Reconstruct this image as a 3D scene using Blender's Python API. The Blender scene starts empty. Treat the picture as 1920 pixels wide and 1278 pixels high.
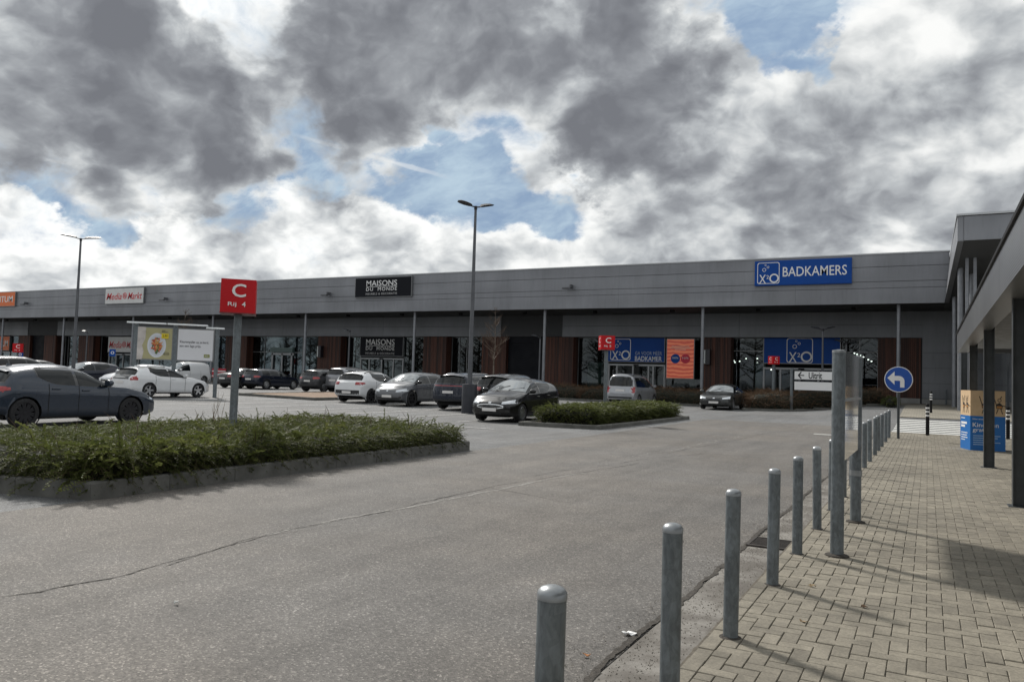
import bpy, bmesh, math, random
import numpy as np
from mathutils import Vector, Matrix
from mathutils.bvhtree import BVHTree
random.seed(7); RNG = np.random.default_rng(7)
SC = bpy.context.scene
COL = SC.collection
R = math.radians
# ---------------------------------------------------------------- camera (solved from the photograph's two vanishing points)
F, CX, CY, CH = 1452.0, 960.0, 639.0, 1.47
_ey = np.array([1739-CX, -(734-CY), -F]); _ey /= np.linalg.norm(_ey)
_ex = np.array([1774+CX, 623-CY, F]); _ex = _ex-_ey*_ex.dot(_ey); _ex /= np.linalg.norm(_ex)
CAMM = np.array([_ex, _ey, np.cross(_ex, _ey)])
cam = bpy.data.cameras.new('camera'); camo = bpy.data.objects.new('camera', cam); COL.objects.link(camo)
_m = Matrix([list(r) for r in CAMM]).to_4x4(); _m.translation = (0, 0, CH); camo.matrix_world = _m
cam.sensor_width = 36; cam.lens = F/1920*36; cam.clip_start = .05; cam.clip_end = 6000
SC.camera = camo
SC.cycles.use_denoising = True
SC.cycles.max_bounces = 8; SC.cycles.transparent_max_bounces = 12
SC.cycles.sample_clamp_indirect = 6
SC.view_settings.view_transform = 'Standard'; SC.view_settings.look = 'None'
SC.view_settings.exposure = 0; SC.view_settings.gamma = 1
# ---------------------------------------------------------------- sun and sky
SUN_AZ, SUN_EL = 58.0, 40.0         # azimuth: degrees to the left of the pavement direction (+Y)
sdir = Vector((-math.sin(R(SUN_AZ))*math.cos(R(SUN_EL)), math.cos(R(SUN_AZ))*math.cos(R(SUN_EL)), math.sin(R(SUN_EL))))
sl = bpy.data.lights.new('sun', 'SUN'); sl.energy = 3.6; sl.angle = R(6.0); sl.color = (1, .955, .89)
so = bpy.data.objects.new('sun', sl); COL.objects.link(so); so.rotation_euler = sdir.to_track_quat('Z', 'Y').to_euler(); so.location = (0, 0, 40)

class NT:
    """small helper to wire node trees"""
    def __init__(s, nt): s.t = nt; s.n = nt.nodes; s.l = nt.links
    def node(s, typ, **kw):
        n = s.n.new(typ)
        for k, v in kw.items(): setattr(n, k, v)
        return n
    def put(s, sock, v):
        if isinstance(v, bpy.types.NodeSocket): s.l.new(v, sock)
        elif v is not None: sock.default_value = v
    def math(s, op, a, b=None, c=None, clamp=False):
        n = s.node('ShaderNodeMath', operation=op); n.use_clamp = clamp
        for i, v in enumerate((a, b, c)):
            if v is not None: s.put(n.inputs[i], v)
        return n.outputs[0]
    def vmath(s, op, a, b=None, scale=None):
        n = s.node('ShaderNodeVectorMath', operation=op); s.put(n.inputs[0], a)
        if b is not None: s.put(n.inputs[1], b)
        if scale is not None: s.put(n.inputs['Scale'], scale)
        return n.outputs['Value'] if op in ('DOT_PRODUCT', 'LENGTH') else n.outputs[0]
    def ramp(s, f, stops, interp='LINEAR'):
        n = s.node('ShaderNodeValToRGB'); cr = n.color_ramp; cr.interpolation = interp
        while len(cr.elements) < len(stops): cr.elements.new(.5)
        for e, (p, c) in zip(cr.elements, stops):
            e.position = p; e.color = (c, c, c, 1) if isinstance(c, (int, float)) else (*c[:3], 1)
        s.put(n.inputs[0], f); return n.outputs[0]
    def mix(s, f, a, b, typ='MIX'):
        n = s.node('ShaderNodeMix', data_type='RGBA', blend_type=typ); s.put(n.inputs[0], f)
        for i, v in ((6, a), (7, b)):
            if isinstance(v, tuple) and len(v) == 3: v = (*v, 1)
            s.put(n.inputs[i], v)
        return n.outputs[2]
    def noise(s, vec, scale, detail=4, rough=.55, dist=0, out=0, **kw):
        n = s.node('ShaderNodeTexNoise', **kw); s.put(n.inputs['Vector'], vec)
        n.inputs['Scale'].default_value = scale; n.inputs['Detail'].default_value = detail
        n.inputs['Roughness'].default_value = rough; n.inputs['Distortion'].default_value = dist
        return n.outputs[out]
    def mrange(s, v, a, b, c=0., d=1., smooth=True):
        n = s.node('ShaderNodeMapRange'); n.interpolation_type = 'SMOOTHSTEP' if smooth else 'LINEAR'
        s.put(n.inputs[0], v)
        for i, x in enumerate((a, b, c, d)): n.inputs[i+1].default_value = x
        return n.outputs[0]

def pix_dir(px, py):
    v = CAMM @ np.array([px-CX, -(py-CY), -F]); return v/np.linalg.norm(v)

def build_world():
    w = bpy.data.worlds.new('World'); SC.world = w; w.use_nodes = True
    g = NT(w.node_tree); g.n.clear()
    sky = g.node('ShaderNodeTexSky', sky_type='NISHITA'); sky.sun_disc = False
    sky.sun_elevation = R(SUN_EL); sky.sun_rotation = R(-SUN_AZ); sky.air_density = 1.2; sky.dust_density = .8
    D = g.vmath('NORMALIZE', g.node('ShaderNodeTexCoord').outputs['Generated'])
    sep = g.node('ShaderNodeSeparateXYZ'); g.put(sep.inputs[0], D)
    z = sep.outputs[2]
    # cloud layer: directions meet a flat layer, so that clouds shrink and crowd toward the horizon
    inv = g.math('DIVIDE', 1.0, g.math('ADD', g.math('MAXIMUM', z, 0.0), .75))
    P = g.vmath('MULTIPLY', g.vmath('SCALE', D, scale=inv), (1.9, 1.9, 2.1))
    def warpv(p, sc, det, amt): return g.vmath('SCALE', g.vmath('SUBTRACT', g.noise(p, sc, det, .62, out=1), (.5, .5, .5)), scale=amt)
    P2 = g.vmath('ADD', P, warpv(P, 1.8, 4, .22))
    Pb = g.vmath('ADD', P2, (-.028, .014, .05))                 # the same layer a little nearer the zenith: gives lit tops and grey undersides
    Dw = g.vmath('ADD', g.vmath('ADD', D, warpv(P, 3.0, 2, .15)), warpv(P, 8.0, 5, .085))
    Dw = g.vmath('NORMALIZE', Dw)
    def billow(p, sc): 
        n = g.noise(p, sc, 5, .48); return n
    fbm = g.noise(P2, 2.6, 7, .50); puff = billow(P2, 6.5); puffb = billow(Pb, 6.5); wisp = g.noise(P2, 22.0, 4, .6)
    fbmb = g.noise(Pb, 2.6, 7, .50)
    def blob(V, px, py, rad_px, soft=.9):
        c = pix_dir(px, py); dt = g.vmath('DOT_PRODUCT', V, tuple(c)); r = math.atan(rad_px/F)
        return g.mrange(dt, math.cos(r*(1+soft)), math.cos(r*max(0, 1-soft)))
    def total(lst, V, start=0.0):
        s_ = start
        for (wt, px, py, r_) in lst: s_ = g.math('ADD', s_, g.math('MULTIPLY', blob(V, px, py, r_), wt))
        return s_
    sv = g.vmath('NORMALIZE', g.vmath('ADD', g.vmath('MULTIPLY', D, (-.7, -.7, .75)), (0, 0, .9))); g.put(sky.inputs['Vector'], sv)
    fb2 = g.math('MULTIPLY', g.math('SUBTRACT', fbm, .5), 2.0); pf = g.math('SUBTRACT', puff, .5); ws = g.math('SUBTRACT', wisp, .5)
    lit = g.math('ADD', g.math('MULTIPLY', g.math('SUBTRACT', puff, puffb), 1.0), g.math('MULTIPLY', g.math('SUBTRACT', fbm, fbmb), .8))
    # far layer: bright broken cumulus with blue gaps
    dens = g.math('ADD', g.math('ADD', total(BANKS, Dw, .42), g.math('MULTIPLY', fb2, 1.5)), g.math('ADD', g.math('MULTIPLY', pf, 1.2), g.math('MULTIPLY', ws, .9)))
    cover = g.mrange(dens, -.55, .45)
    body = g.math('ADD', g.math('ADD', total(FARTONE, Dw, .25), g.math('MULTIPLY', pf, .70)), g.math('ADD', g.math('MULTIPLY', fb2, .22), g.math('MULTIPLY', lit, 1.1)))
    far = g.ramp(body, CLOUDRAMP)
    # near layer: heavy grey masses with paler ragged rims
    nd = g.math('ADD', g.math('ADD', total(NEAR, Dw, -.12), g.math('MULTIPLY', fb2, .85)), g.math('ADD', g.math('MULTIPLY', pf, .65), g.math('MULTIPLY', ws, .40)))
    nmask = g.mrange(nd, .22, .70); ndepth = g.mrange(nd, .25, 1.5, smooth=False)
    nbody = g.math('ADD', g.math('ADD', g.math('MULTIPLY', ndepth, .60), .27), g.math('ADD', g.math('MULTIPLY', lit, 1.2), g.math('MULTIPLY', pf, .45)))
    near = g.ramp(nbody, CLOUDRAMP)
    toward = g.mrange(g.vmath('DOT_PRODUCT', D, tuple(sdir)), .6, 1.0, 1.0, 1.15)
    far = g.vmath('SCALE', far, scale=toward)
    skyc = g.vmath('SCALE', sky.outputs[0], scale=SKYBLUE)
    # thin veil that pales the blue
    veil = g.mrange(g.noise(g.vmath('MULTIPLY', P2, (1, 2.0, 1)), 3.5, 5, .65), .32, .70, .26, .85)
    skyc = g.mix(veil, skyc, (.56, .70, .80))
    # contrails: thin lines across the blue
    for (a, b, wd, op, n0) in TRAILS:
        va, vb = pix_dir(*a), pix_dir(*b); nrm = np.cross(va, vb); nrm /= np.linalg.norm(nrm); mid = va+vb; mid /= np.linalg.norm(mid)
        t = g.math('ABSOLUTE', g.vmath('DOT_PRODUCT', D, tuple(nrm)))
        t = g.math('ADD', t, g.math('MULTIPLY', g.math('SUBTRACT', wisp, .5), n0))
        m = g.math('MULTIPLY', g.mrange(t, wd, wd*.2, 0, op), g.mrange(g.vmath('DOT_PRODUCT', D, tuple(mid)), float(va@mid)-.002, float(va@mid)+.004))
        skyc = g.mix(m, skyc, (.86, .88, .89))
    col = g.mix(nmask, g.mix(cover, skyc, far), near)
    w.cycles.sampling_method = 'MANUAL'; w.cycles.sample_map_resolution = 512
    bg = g.node('ShaderNodeBackground'); g.put(bg.inputs[0], col); bg.inputs[1].default_value = SKYGAIN
    out = g.node('ShaderNodeOutputWorld'); g.l.new(bg.outputs[0], out.inputs[0])
SKYGAIN, SKYBLUE = 1.0, .19
CLOUDRAMP = [(0, (.97, .975, .96)), (.12, (.90, .91, .90)), (.28, (.69, .71, .715)), (.44, (.495, .52, .54)), (.62, (.33, .347, .372)), (.80, (.24, .252, .277)), (1, (.185, .194, .217))]
BANKS = [*[(-1.15, px, py, r_) for px, py, r_ in ((-30, 290, 44), (50, 306, 40), (130, 328, 38), (215, 345, 40), (300, 354, 34), (420, 374, 42), (530, 250, 44), (580, 283, 60), (650, 285, 60), (720, 312, 50), (790, 340, 40), (870, 358, 42), (950, 388, 36), (1040, 402, 36), (1345, 0, 40), (1405, 30, 42), (1445, 95, 32), (1500, 0, 34), (1528, 112, 26), (235, -4, 36), (0, 4, 36))],
         (.5, 640, 365, 50), (.4, 200, 450, 160), (.4, 800, 470, 140), (.5, 1300, 420, 200), (.5, 1650, 200, 220)]
FARTONE = [(.22, 735, 465, 45), (.18, 1210, 440, 60), (.14, 1700, 330, 260), (.15, 1540, 350, 90), (.16, 1420, 250, 120), (-.12, 200, 440, 170), (-.10, 900, 500, 150), (-.12, 1600, 60, 120)]
NEAR = [(.85, 170, 215, 170), (.7, 330, 250, 110), (.6, 60, 130, 120), (.5, 380, 140, 110), (.8, 640, 120, 130), (.8, 800, 70, 160), (.75, 1000, 120, 150), (.8, 1180, 220, 120), (.6, 1330, 215, 80), (.6, 1150, 285, 60), (.45, 1240, 60, 100), (.4, 560, 60, 70), (-.5, 480, 20, 70), (-.35, 500, 140, 50),
        (.55, 665, 388, 40), (.4, 560, 378, 36), (.42, 735, 462, 34), (.28, 1760, 320, 150), (.15, 1600, 260, 120), (.15, 1860, 200, 120), (-.4, 540, 215, 60), (-.5, 1430, 60, 90), (-.3, 300, 450, 150), (-.3, 900, 430, 130)]
TRAILS = [((-60, 276), (240, 325), .0024, .8, .0025), ((560, 255), (830, 330), .0035, .5, .006)]
build_world()
# ---------------------------------------------------------------- photograph pixel -> place
def ray(px, py): return CAMM @ np.array([px-CX, -(py-CY), -F])
def on_y(px, py, Y):
    r = ray(px, py); t = Y/r[1]; return r[0]*t, CH+r[2]*t
def on_z(px, py, z=0):
    r = ray(px, py); t = (z-CH)/r[2]; return r[0]*t, r[1]*t
def sstep(a, b, x):
    t = np.clip((x-a)/(b-a), 0, 1); return t*t*(3-2*t)
def gz(x, y):
    """height of the ground: the lot rises a little with distance, the forecourt of the shops more"""
    x = np.asarray(x, float); y = np.asarray(y, float)
    d = np.sqrt(x*x+y*y)
    return .20*sstep(20, 62, d) + .46*sstep(30, 50, y)*sstep(-7, -2, x)
def on_g(px, py):
    z = 0.
    for _ in range(25):
        x, y = on_z(px, py, z); z = float(gz(x, y))
    return x, y, z
# ---------------------------------------------------------------- materials
MATS = {}
def mat(name, col=(.5, .5, .5), rough=.6, metal=0, spec=.5, coat=0, var=0, vscale=3, bump=0, bscale=40, emit=None, fn=None):
    if name in MATS: return MATS[name]
    m = bpy.data.materials.new(name); m.use_nodes = True; MATS[name] = m
    g = NT(m.node_tree); b = g.n['Principled BSDF']
    b.inputs['Base Color'].default_value = (*col, 1); b.inputs['Roughness'].default_value = rough
    b.inputs['Metallic'].default_value = metal; b.inputs['Specular IOR Level'].default_value = spec
    if coat: b.inputs['Coat Weight'].default_value = coat; b.inputs['Coat Roughness'].default_value = .04
    g.b = b; g.pos = g.node('ShaderNodeNewGeometry').outputs['Position']
    if var:
        n = g.noise(g.pos, vscale, 6, .6)
        f = g.mrange(n, .3, .7, 1-var, 1+var, smooth=False)
        g.put(b.inputs['Base Color'], g.vmath('SCALE', tuple(col), scale=f))
        g.put(b.inputs['Roughness'], g.math('MULTIPLY', g.mrange(g.noise(g.pos, vscale*2.3, 4), .3, .7, .85, 1.15), rough))
    if bump:
        bp = g.node('ShaderNodeBump'); bp.inputs['Strength'].default_value = bump; bp.inputs['Distance'].default_value = .01
        g.put(bp.inputs['Height'], g.noise(g.pos, bscale, 5, .6)); g.put(b.inputs['Normal'], bp.outputs[0])
    if emit:
        b.inputs['Emission Color'].default_value = (*emit[:3], 1); b.inputs['Emission Strength'].default_value = emit[3]
    if fn: fn(g, b)
    return m
# ---------------------------------------------------------------- mesh helpers
class MB:
    def __init__(s): s.v = []; s.f = []; s.sm = False
    def quad_strip(s, a, b, close=False):
        pass
    def add(s, v, f):
        o = len(s.v); s.v += [tuple(p) for p in v]; s.f += [tuple(i+o for i in q) for q in f]; return s
    def box(s, x0, x1, y0, y1, z0, z1, M=None):
        v = [(x, y, z) for z in (z0, z1) for y in (y0, y1) for x in (x0, x1)]
        if M is not None: v = [tuple(M @ Vector(p)) for p in v]
        return s.add(v, [(0, 2, 3, 1), (4, 5, 7, 6), (0, 1, 5, 4), (2, 6, 7, 3), (0, 4, 6, 2), (1, 3, 7, 5)])
    def bbox(s, x0, x1, y0, y1, z0, z1, b=.01):
        """box whose top edges are chamfered"""
        v = [(x0, y0, z0), (x1, y0, z0), (x1, y1, z0), (x0, y1, z0), (x0, y0, z1-b), (x1, y0, z1-b), (x1, y1, z1-b), (x0, y1, z1-b),
             (x0+b, y0+b, z1), (x1-b, y0+b, z1), (x1-b, y1-b, z1), (x0+b, y1-b, z1)]
        f = [(3, 2, 1, 0), (8, 9, 10, 11)]
        for i in range(4):
            j = (i+1) % 4; f += [(i, j, j+4, i+4), (i+4, j+4, j+8, i+8)]
        return s.add(v, f)
    def tube(s, pts, rad, n=10, cap=True, close=False):
        pts = [Vector(p) for p in pts]; rr = rad if isinstance(rad, (list, tuple)) else [rad]*len(pts)
        o = len(s.v); up = None
        for i, p in enumerate(pts):
            d = (pts[min(i+1, len(pts)-1)]-pts[max(i-1, 0)]).normalized()
            a = d.orthogonal().normalized() if up is None else (up-d*up.dot(d)).normalized()
            up = a; b = d.cross(a)
            for k in range(n):
                t = 2*math.pi*k/n; s.v.append(tuple(p+(a*math.cos(t)+b*math.sin(t))*rr[i]))
        for i in range(len(pts)-1):
            for k in range(n):
                k2 = (k+1) % n; s.f.append((o+i*n+k, o+i*n+k2, o+(i+1)*n+k2, o+(i+1)*n+k))
        if cap:
            s.f.append(tuple(o+k for k in reversed(range(n)))); s.f.append(tuple(o+(len(pts)-1)*n+k for k in range(n)))
        return s
    def lathe(s, prof, n=24, axis='z', c=(0, 0, 0)):
        """profile of (radius, height) turned about an axis"""
        o = len(s.v)
        for r, h in prof:
            for k in range(n):
                t = 2*math.pi*k/n; a, b = r*math.cos(t), r*math.sin(t)
                p = (a, b, h) if axis == 'z' else ((a, h, b) if axis == 'y' else (h, a, b))
                s.v.append((p[0]+c[0], p[1]+c[1], p[2]+c[2]))
        for i in range(len(prof)-1):
            for k in range(n):
                k2 = (k+1) % n; q = (o+i*n+k, o+i*n+k2, o+(i+1)*n+k2, o+(i+1)*n+k)
                s.f.append(q if axis != 'y' else q[::-1])
        return s
    def prism(s, poly, z0, z1, top_only=False):
        n = len(poly); o = len(s.v)
        s.v += [(x, y, z0) for x, y in poly]+[(x, y, z1) for x, y in poly]
        s.f.append(tuple(o+n+i for i in range(n)))
        if not top_only: s.f.append(tuple(o+i for i in reversed(range(n))))
        for i in range(n):
            j = (i+1) % n; s.f.append((o+i, o+j, o+n+j, o+n+i))
        return s
    def plate(s, poly, y0, y1):
        """outline in x,z given thickness along y (y0 is the front)"""
        n = len(poly); o = len(s.v)
        s.v += [(x, y0, z) for x, z in poly]+[(x, y1, z) for x, z in poly]
        s.f.append(tuple(o+i for i in range(n))); s.f.append(tuple(o+n+i for i in reversed(range(n))))
        for i in range(n):
            j = (i+1) % n; s.f.append((o+j, o+i, o+n+i, o+n+j))
        return s
    def grid(s, P):
        """P: rows x cols x 3"""
        P = np.asarray(P); r, c = P.shape[:2]; o = len(s.v)
        s.v += [tuple(p) for p in P.reshape(-1, 3)]
        for i in range(r-1):
            for j in range(c-1):
                a = o+i*c+j; s.f.append((a, a+1, a+c+1, a+c))
        return s
    def mesh(s, name, smooth=None):
        me = bpy.data.meshes.new(name); me.from_pydata([tuple(map(float, p)) for p in s.v], [], s.f); me.update()
        if smooth is not None: smooth_mesh(me, smooth)
        return me
def smooth_mesh(me, ang=40):
    me.polygons.foreach_set('use_smooth', [True]*len(me.polygons))
    if ang < 179:
        bm = bmesh.new(); bm.from_mesh(me); c = math.cos(R(ang))
        for e in bm.edges:
            if len(e.link_faces) == 2 and e.link_faces[0].normal.dot(e.link_faces[1].normal) < c: e.smooth = False
        bm.to_mesh(me); bm.free()
def link(name, me, m=None, parent=None, world=False, loc=None, rz=None):
    o = bpy.data.objects.new(name, me); COL.objects.link(o)
    if m is not None and me is not None and not me.materials: me.materials.append(m)
    if parent is not None:
        o.parent = parent
        if world: o.location = -parent.location
    if loc is not None: o.location = loc
    if rz is not None: o.rotation_euler = (0, 0, rz)
    return o
def build(mb, name, m, parent=None, smooth=None, **k): return link(name, mb.mesh(name, smooth), m, parent, **k)
def tag(o, label, cat, group=None):
    o['label'] = label; o['category'] = cat
    if group: o['group'] = group
    return o
def thing(name, label, cat, loc=(0, 0, 0), rz=0, group=None):
    o = bpy.data.objects.new(name, None); COL.objects.link(o); o.location = loc; o.rotation_euler = (0, 0, rz); o.empty_display_size = .2
    return tag(o, label, cat, group)
def struct(o): o['kind'] = 'structure'; return o
def copy_tree(o, parent=None):
    c = o.copy(); COL.objects.link(c); c.parent = parent
    for ch in o.children: copy_tree(ch, c)
    return c
_TXT = {}
def text_mesh(s, w, h, bold=0.0, depth=.012, shear=0., spacing=1.0):
    """lettering fitted into a box w wide and h high, centred, standing in the x-z plane and facing -y"""
    cu = bpy.data.curves.new('txt', 'FONT'); cu.body = s; cu.extrude = .02; cu.offset = bold; cu.shear = shear; cu.space_character = spacing
    cu.resolution_u = 3
    o = bpy.data.objects.new('txt', cu); COL.objects.link(o)
    dg = bpy.context.evaluated_depsgraph_get(); me = bpy.data.meshes.new_from_object(o.evaluated_get(dg))
    bpy.data.objects.remove(o); bpy.data.curves.remove(cu)
    n = len(me.vertices); a = np.empty(n*3, np.float32); me.vertices.foreach_get('co', a); a = a.reshape(-1, 3)
    lo, hi = a.min(0), a.max(0); c = (lo+hi)/2
    sx = w/(hi[0]-lo[0]); sz = (h/(hi[1]-lo[1])) if h else sx
    b = np.empty_like(a); b[:, 0] = (a[:, 0]-c[0])*sx; b[:, 2] = (a[:, 1]-c[1])*sz; b[:, 1] = -(a[:, 2]-lo[2])/(hi[2]-lo[2])*depth
    me.vertices.foreach_set('co', b.ravel()); me.update()
    return me
def lettering(s, m, parent, loc, w, h=None, name='lettering', **k):
    return link(name, text_mesh(s, w, h, **k), m, parent, loc=loc)
def ring_plate(mb, cx, cz, r, t, y0, y1, n=28):
    for k in range(n):
        a, b = 2*math.pi*k/n, 2*math.pi*(k+1)/n
        mb.plate([(cx+(r-t)*math.cos(a), cz+(r-t)*math.sin(a)), (cx+r*math.cos(a), cz+r*math.sin(a)), (cx+r*math.cos(b), cz+r*math.sin(b)), (cx+(r-t)*math.cos(b), cz+(r-t)*math.sin(b))], y0, y1)
    return mb
# ================================================================ ground, road, pavement
def asphalt_fn(base, fleck, warm, fl_scale=105, seed=0):
    def fn(g, b):
        p = g.vmath('ADD', g.pos, (seed, seed*.3, 0))
        big = g.noise(p, .22, 5, .6); mid = g.noise(p, 1.7, 5, .65); fine = g.noise(p, 34, 4, .7)
        v = g.node('ShaderNodeTexVoronoi'); g.put(v.inputs['Vector'], p); v.inputs['Scale'].default_value = fl_scale
        sp = g.node('ShaderNodeSeparateColor'); g.put(sp.inputs[0], v.outputs['Color'])
        stone = g.ramp(sp.outputs[0], [(0, .55), (.25, .82), (.62, .98), (.86, 1.2), (.94, fleck), (1, fleck*1.4)])
        v2 = g.node('ShaderNodeTexVoronoi'); g.put(v2.inputs['Vector'], p); v2.inputs['Scale'].default_value = fl_scale*.30
        sp2 = g.node('ShaderNodeSeparateColor'); g.put(sp2.inputs[0], v2.outputs['Color'])
        big_st = g.math('MULTIPLY', g.mrange(sp2.outputs[1], .90, .95), g.mrange(v2.outputs['Distance'], .30, .18))
        k = g.math('MULTIPLY', g.mrange(big, .3, .7, .86, 1.12), g.mrange(mid, .25, .75, .84, 1.14))
        k = g.math('MULTIPLY', k, g.mrange(fine, .25, .75, .8, 1.2))
        k = g.math('MULTIPLY', k, stone)
        k = g.math('ADD', k, g.math('MULTIPLY', big_st, .5))
        spots = g.mrange(g.noise(p, .9, 6, .7), .62, .74, 1, .74)      # old oil and tyre stains
        tyre = g.mrange(g.noise(g.vmath('MULTIPLY', p, (1.6, .10, 1)), 1.0, 5, .65), .42, .68, 1.06, .86)   # wheel tracks along the lane
        spots = g.math('MULTIPLY', spots, tyre); dust = g.mrange(g.noise(p, .5, 6, .72), .58, .74, 1, 1.16); spots = g.math('MULTIPLY', spots, dust)
        k = g.math('MULTIPLY', k, spots)
        tint = g.mix(g.mrange(g.noise(p, .35, 3), .35, .65), tuple(base), tuple(np.array(base)*np.array(warm)))
        g.put(b.inputs['Base Color'], g.vmath('SCALE', tint, scale=k))
        b.inputs['Roughness'].default_value = .82
        bp = g.node('ShaderNodeBump'); bp.inputs['Strength'].default_value = .55; bp.inputs['Distance'].default_value = .006
        g.put(bp.inputs['Height'], g.math('ADD', v.outputs['Distance'], g.math('MULTIPLY', fine, .8))); g.put(b.inputs['Normal'], bp.outputs[0])
    return fn
M_road = mat('road_asphalt', fn=asphalt_fn((.122, .115, .107), 1.7, (1.04, 1.0, .95)))
M_lot = mat('parking_asphalt', fn=asphalt_fn((.135, .134, .132), 1.8, (.97, 1.0, 1.03), 110, 5))
def sheet(name, xs, ys, dz, m):
    X, Y = np.meshgrid(xs, ys); Z = gz(X, Y)+dz
    return struct(build(MB().grid(np.dstack([X, Y, Z])), name, m))
def steps(a, b, st=1.0):
    n = max(1, int(math.ceil((b-a)/st))); return list(np.linspace(a, b, n+1))
xs = [-900, -500, -300, -200, -150]+steps(-125, 25)+[60, 150, 400, 900]
ys = [-400, -150, -60, -25]+steps(-12, 66)+[90, 150, 400, 900, 2500]
sheet('ground', xs, ys, 0, M_lot)
sheet('road', [x for x in xs if -8 <= x <= -2]+[-1.45], [y for y in ys if -30 < y <= 32], .006, M_road)
# concrete gutter between asphalt and paving, and its ragged dark seam
def gut(g, b):
    n = g.noise(g.pos, 2.2, 6, .65); n2 = g.noise(g.pos, 22, 4, .6)
    c = g.mix(g.mrange(n, .38, .64), (.12, .108, .094), (.25, .236, .214))
    c = g.mix(g.mrange(n2, .5, .75, 0, .5), c, (.09, .08, .065))
    c = g.mix(g.mrange(g.noise(g.vmath('MULTIPLY', g.pos, (5, .8, 1)), 1.5, 5, .7), .52, .68, 0, .55), c, (.085, .075, .06))
    g.put(b.inputs['Base Color'], c); b.inputs['Roughness'].default_value = .85
M_gut = mat('gutter_concrete', fn=gut, bump=.4, bscale=60)
GX0, GX1, PY0, PY1 = -1.46, -1.10, -6.0, 29.6
sheet('gutter', [GX0+.02, -1.36, -1.2, GX1-.02], [y for y in ys if -12 <= y <= 30], .010, M_gut)
M_dirt = mat('seam_dirt', (.055, .048, .04), .95, var=.5, vscale=30, bump=.8, bscale=90)
M_sand = mat('joint_sand', (.115, .10, .078), .95, var=.4, vscale=14, bump=.5, bscale=120)
def ragged(name, xc, w, y0, y1, z, m, seed, st=.05, gap=.0):
    r = np.random.default_rng(seed); n = int((y1-y0)/st); Y = np.linspace(y0, y1, n)
    lo = np.cumsum(r.normal(0, .006, n)); lo -= np.convolve(lo, np.ones(41)/41, 'same')
    a = xc+lo-w*(.3+.7*r.random(n)); b = xc+lo+w*(.3+.7*r.random(n))
    P = np.zeros((n, 2, 3)); P[:, 0, 0] = a; P[:, 1, 0] = b; P[:, :, 1] = Y[:, None]; P[:, :, 2] = (gz(np.full(n, xc), Y)+z)[:, None]
    return struct(build(MB().grid(P), name, m))
ragged('gutter_seam', GX0, .030, -4, 29.5, .0145, M_dirt, 3)
ragged('gutter_seam', GX1, .022, -4, 29.5, .0155, M_sand, 4)
# crumbled asphalt edge beside the gutter: loose grit
def grit(n, xr, yr, s, z0, m, name, seed):
    r = np.random.default_rng(seed); mb = MB()
    for _ in range(n):
        x = xr[0]+(xr[1]-xr[0])*r.beta(2.2, 2.2); y = r.uniform(*yr); a = r.uniform(s*.4, s); t = r.uniform(0, 6.28); z = float(gz(x, y))+z0
        p = [(x+a*math.cos(t+k*2.1+r.uniform(-.3, .3)), y+a*math.sin(t+k*2.1), z) for k in range(3)]+[(x, y, z+a*.8)]
        mb.add(p, [(0, 1, 3), (1, 2, 3), (2, 0, 3)])
    o = build(mb, name, m); o['kind'] = 'stuff'; o['label'] = 'loose grit and crumbs lying along the gutter'; o['category'] = 'grit'; return o
grit(5200, (-1.72, -1.04), (2.2, 16), .0065, .011, mat('grit', (.21, .19, .16), .9, var=.7, vscale=40), 'grit', 8)
# paving bricks laid in a right-angled herringbone
def paver_fn(g, b):
    oi = g.node('ShaderNodeObjectInfo'); at = g.node('ShaderNodeAttribute', attribute_name='tone')
    n = g.noise(g.pos, 6, 6, .65); n2 = g.noise(g.pos, 70, 4, .7); n3 = g.noise(g.pos, .55, 4, .6)
    k = g.math('MULTIPLY', g.mrange(n, .3, .7, .82, 1.14), g.mrange(n2, .3, .7, .80, 1.16))
    k = g.math('MULTIPLY', k, g.mrange(n3, .3, .7, .80, 1.12)); k = g.math('MULTIPLY', k, g.mrange(g.noise(g.pos, 1.9, 6, .75), .62, .72, 1, .70)); k = g.math('MULTIPLY', k, g.mrange(g.noise(g.pos, 11, 3, .6), .70, .76, 1, .6))
    k = g.math('MULTIPLY', k, g.math('ADD', at.outputs['Fac'], .5))
    g.put(b.inputs['Base Color'], g.vmath('SCALE', (.240, .217, .172), scale=k)); b.inputs['Roughness'].default_value = .85
    bp = g.node('ShaderNodeBump'); bp.inputs['Strength'].default_value = .35; bp.inputs['Distance'].default_value = .004
    g.put(bp.inputs['Height'], n2); g.put(b.inputs['Normal'], bp.outputs[0])
M_pav = mat('paving_brick', fn=paver_fn)
PAVX1 = 5.2
pave = sheet('pavement', [GX1-.015]+steps(-1, PAVX1), [y for y in ys if -7 <= y <= 29]+[PY1], .031, M_sand)
A, J = .092, .0020
def paver_mb(mb, x0, x1, y0, y1, z):
    return mb.bbox(x0+J, x1-J, y0+J, y1-J, z-.03, z, .0035)
rects = []
nX, nY = int((PAVX1-GX1-A)/A), int((PY1-PY0)/A)
for c in range(nX):
    for r_ in range(nY):
        k = (c-r_) % 4; x, y = GX1+A+c*A, PY0+r_*A
        if k == 1 and c == 0: rects.append((x, x+A, y, y+A))
        if k == 0: rects.append((x, min(x+2*A, PAVX1), y, y+A))
        elif k == 3: rects.append((x, x+A, y, min(y+2*A, PY1)))
y = PY0
while y < PY1: rects.append((GX1, GX1+A, y, min(y+2*A, PY1))); y += 2*A       # edge course along the gutter
def in_view(x, y):
    c = CAMM.T @ np.array([x, y, -CH])
    if c[2] > -.3: return None
    u, v = CX-F*c[0]/c[2], CY+F*c[1]/c[2]
    return (-c[2]) if (-30 < u < 1950 and v < 1310) else None
vis = []
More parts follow.
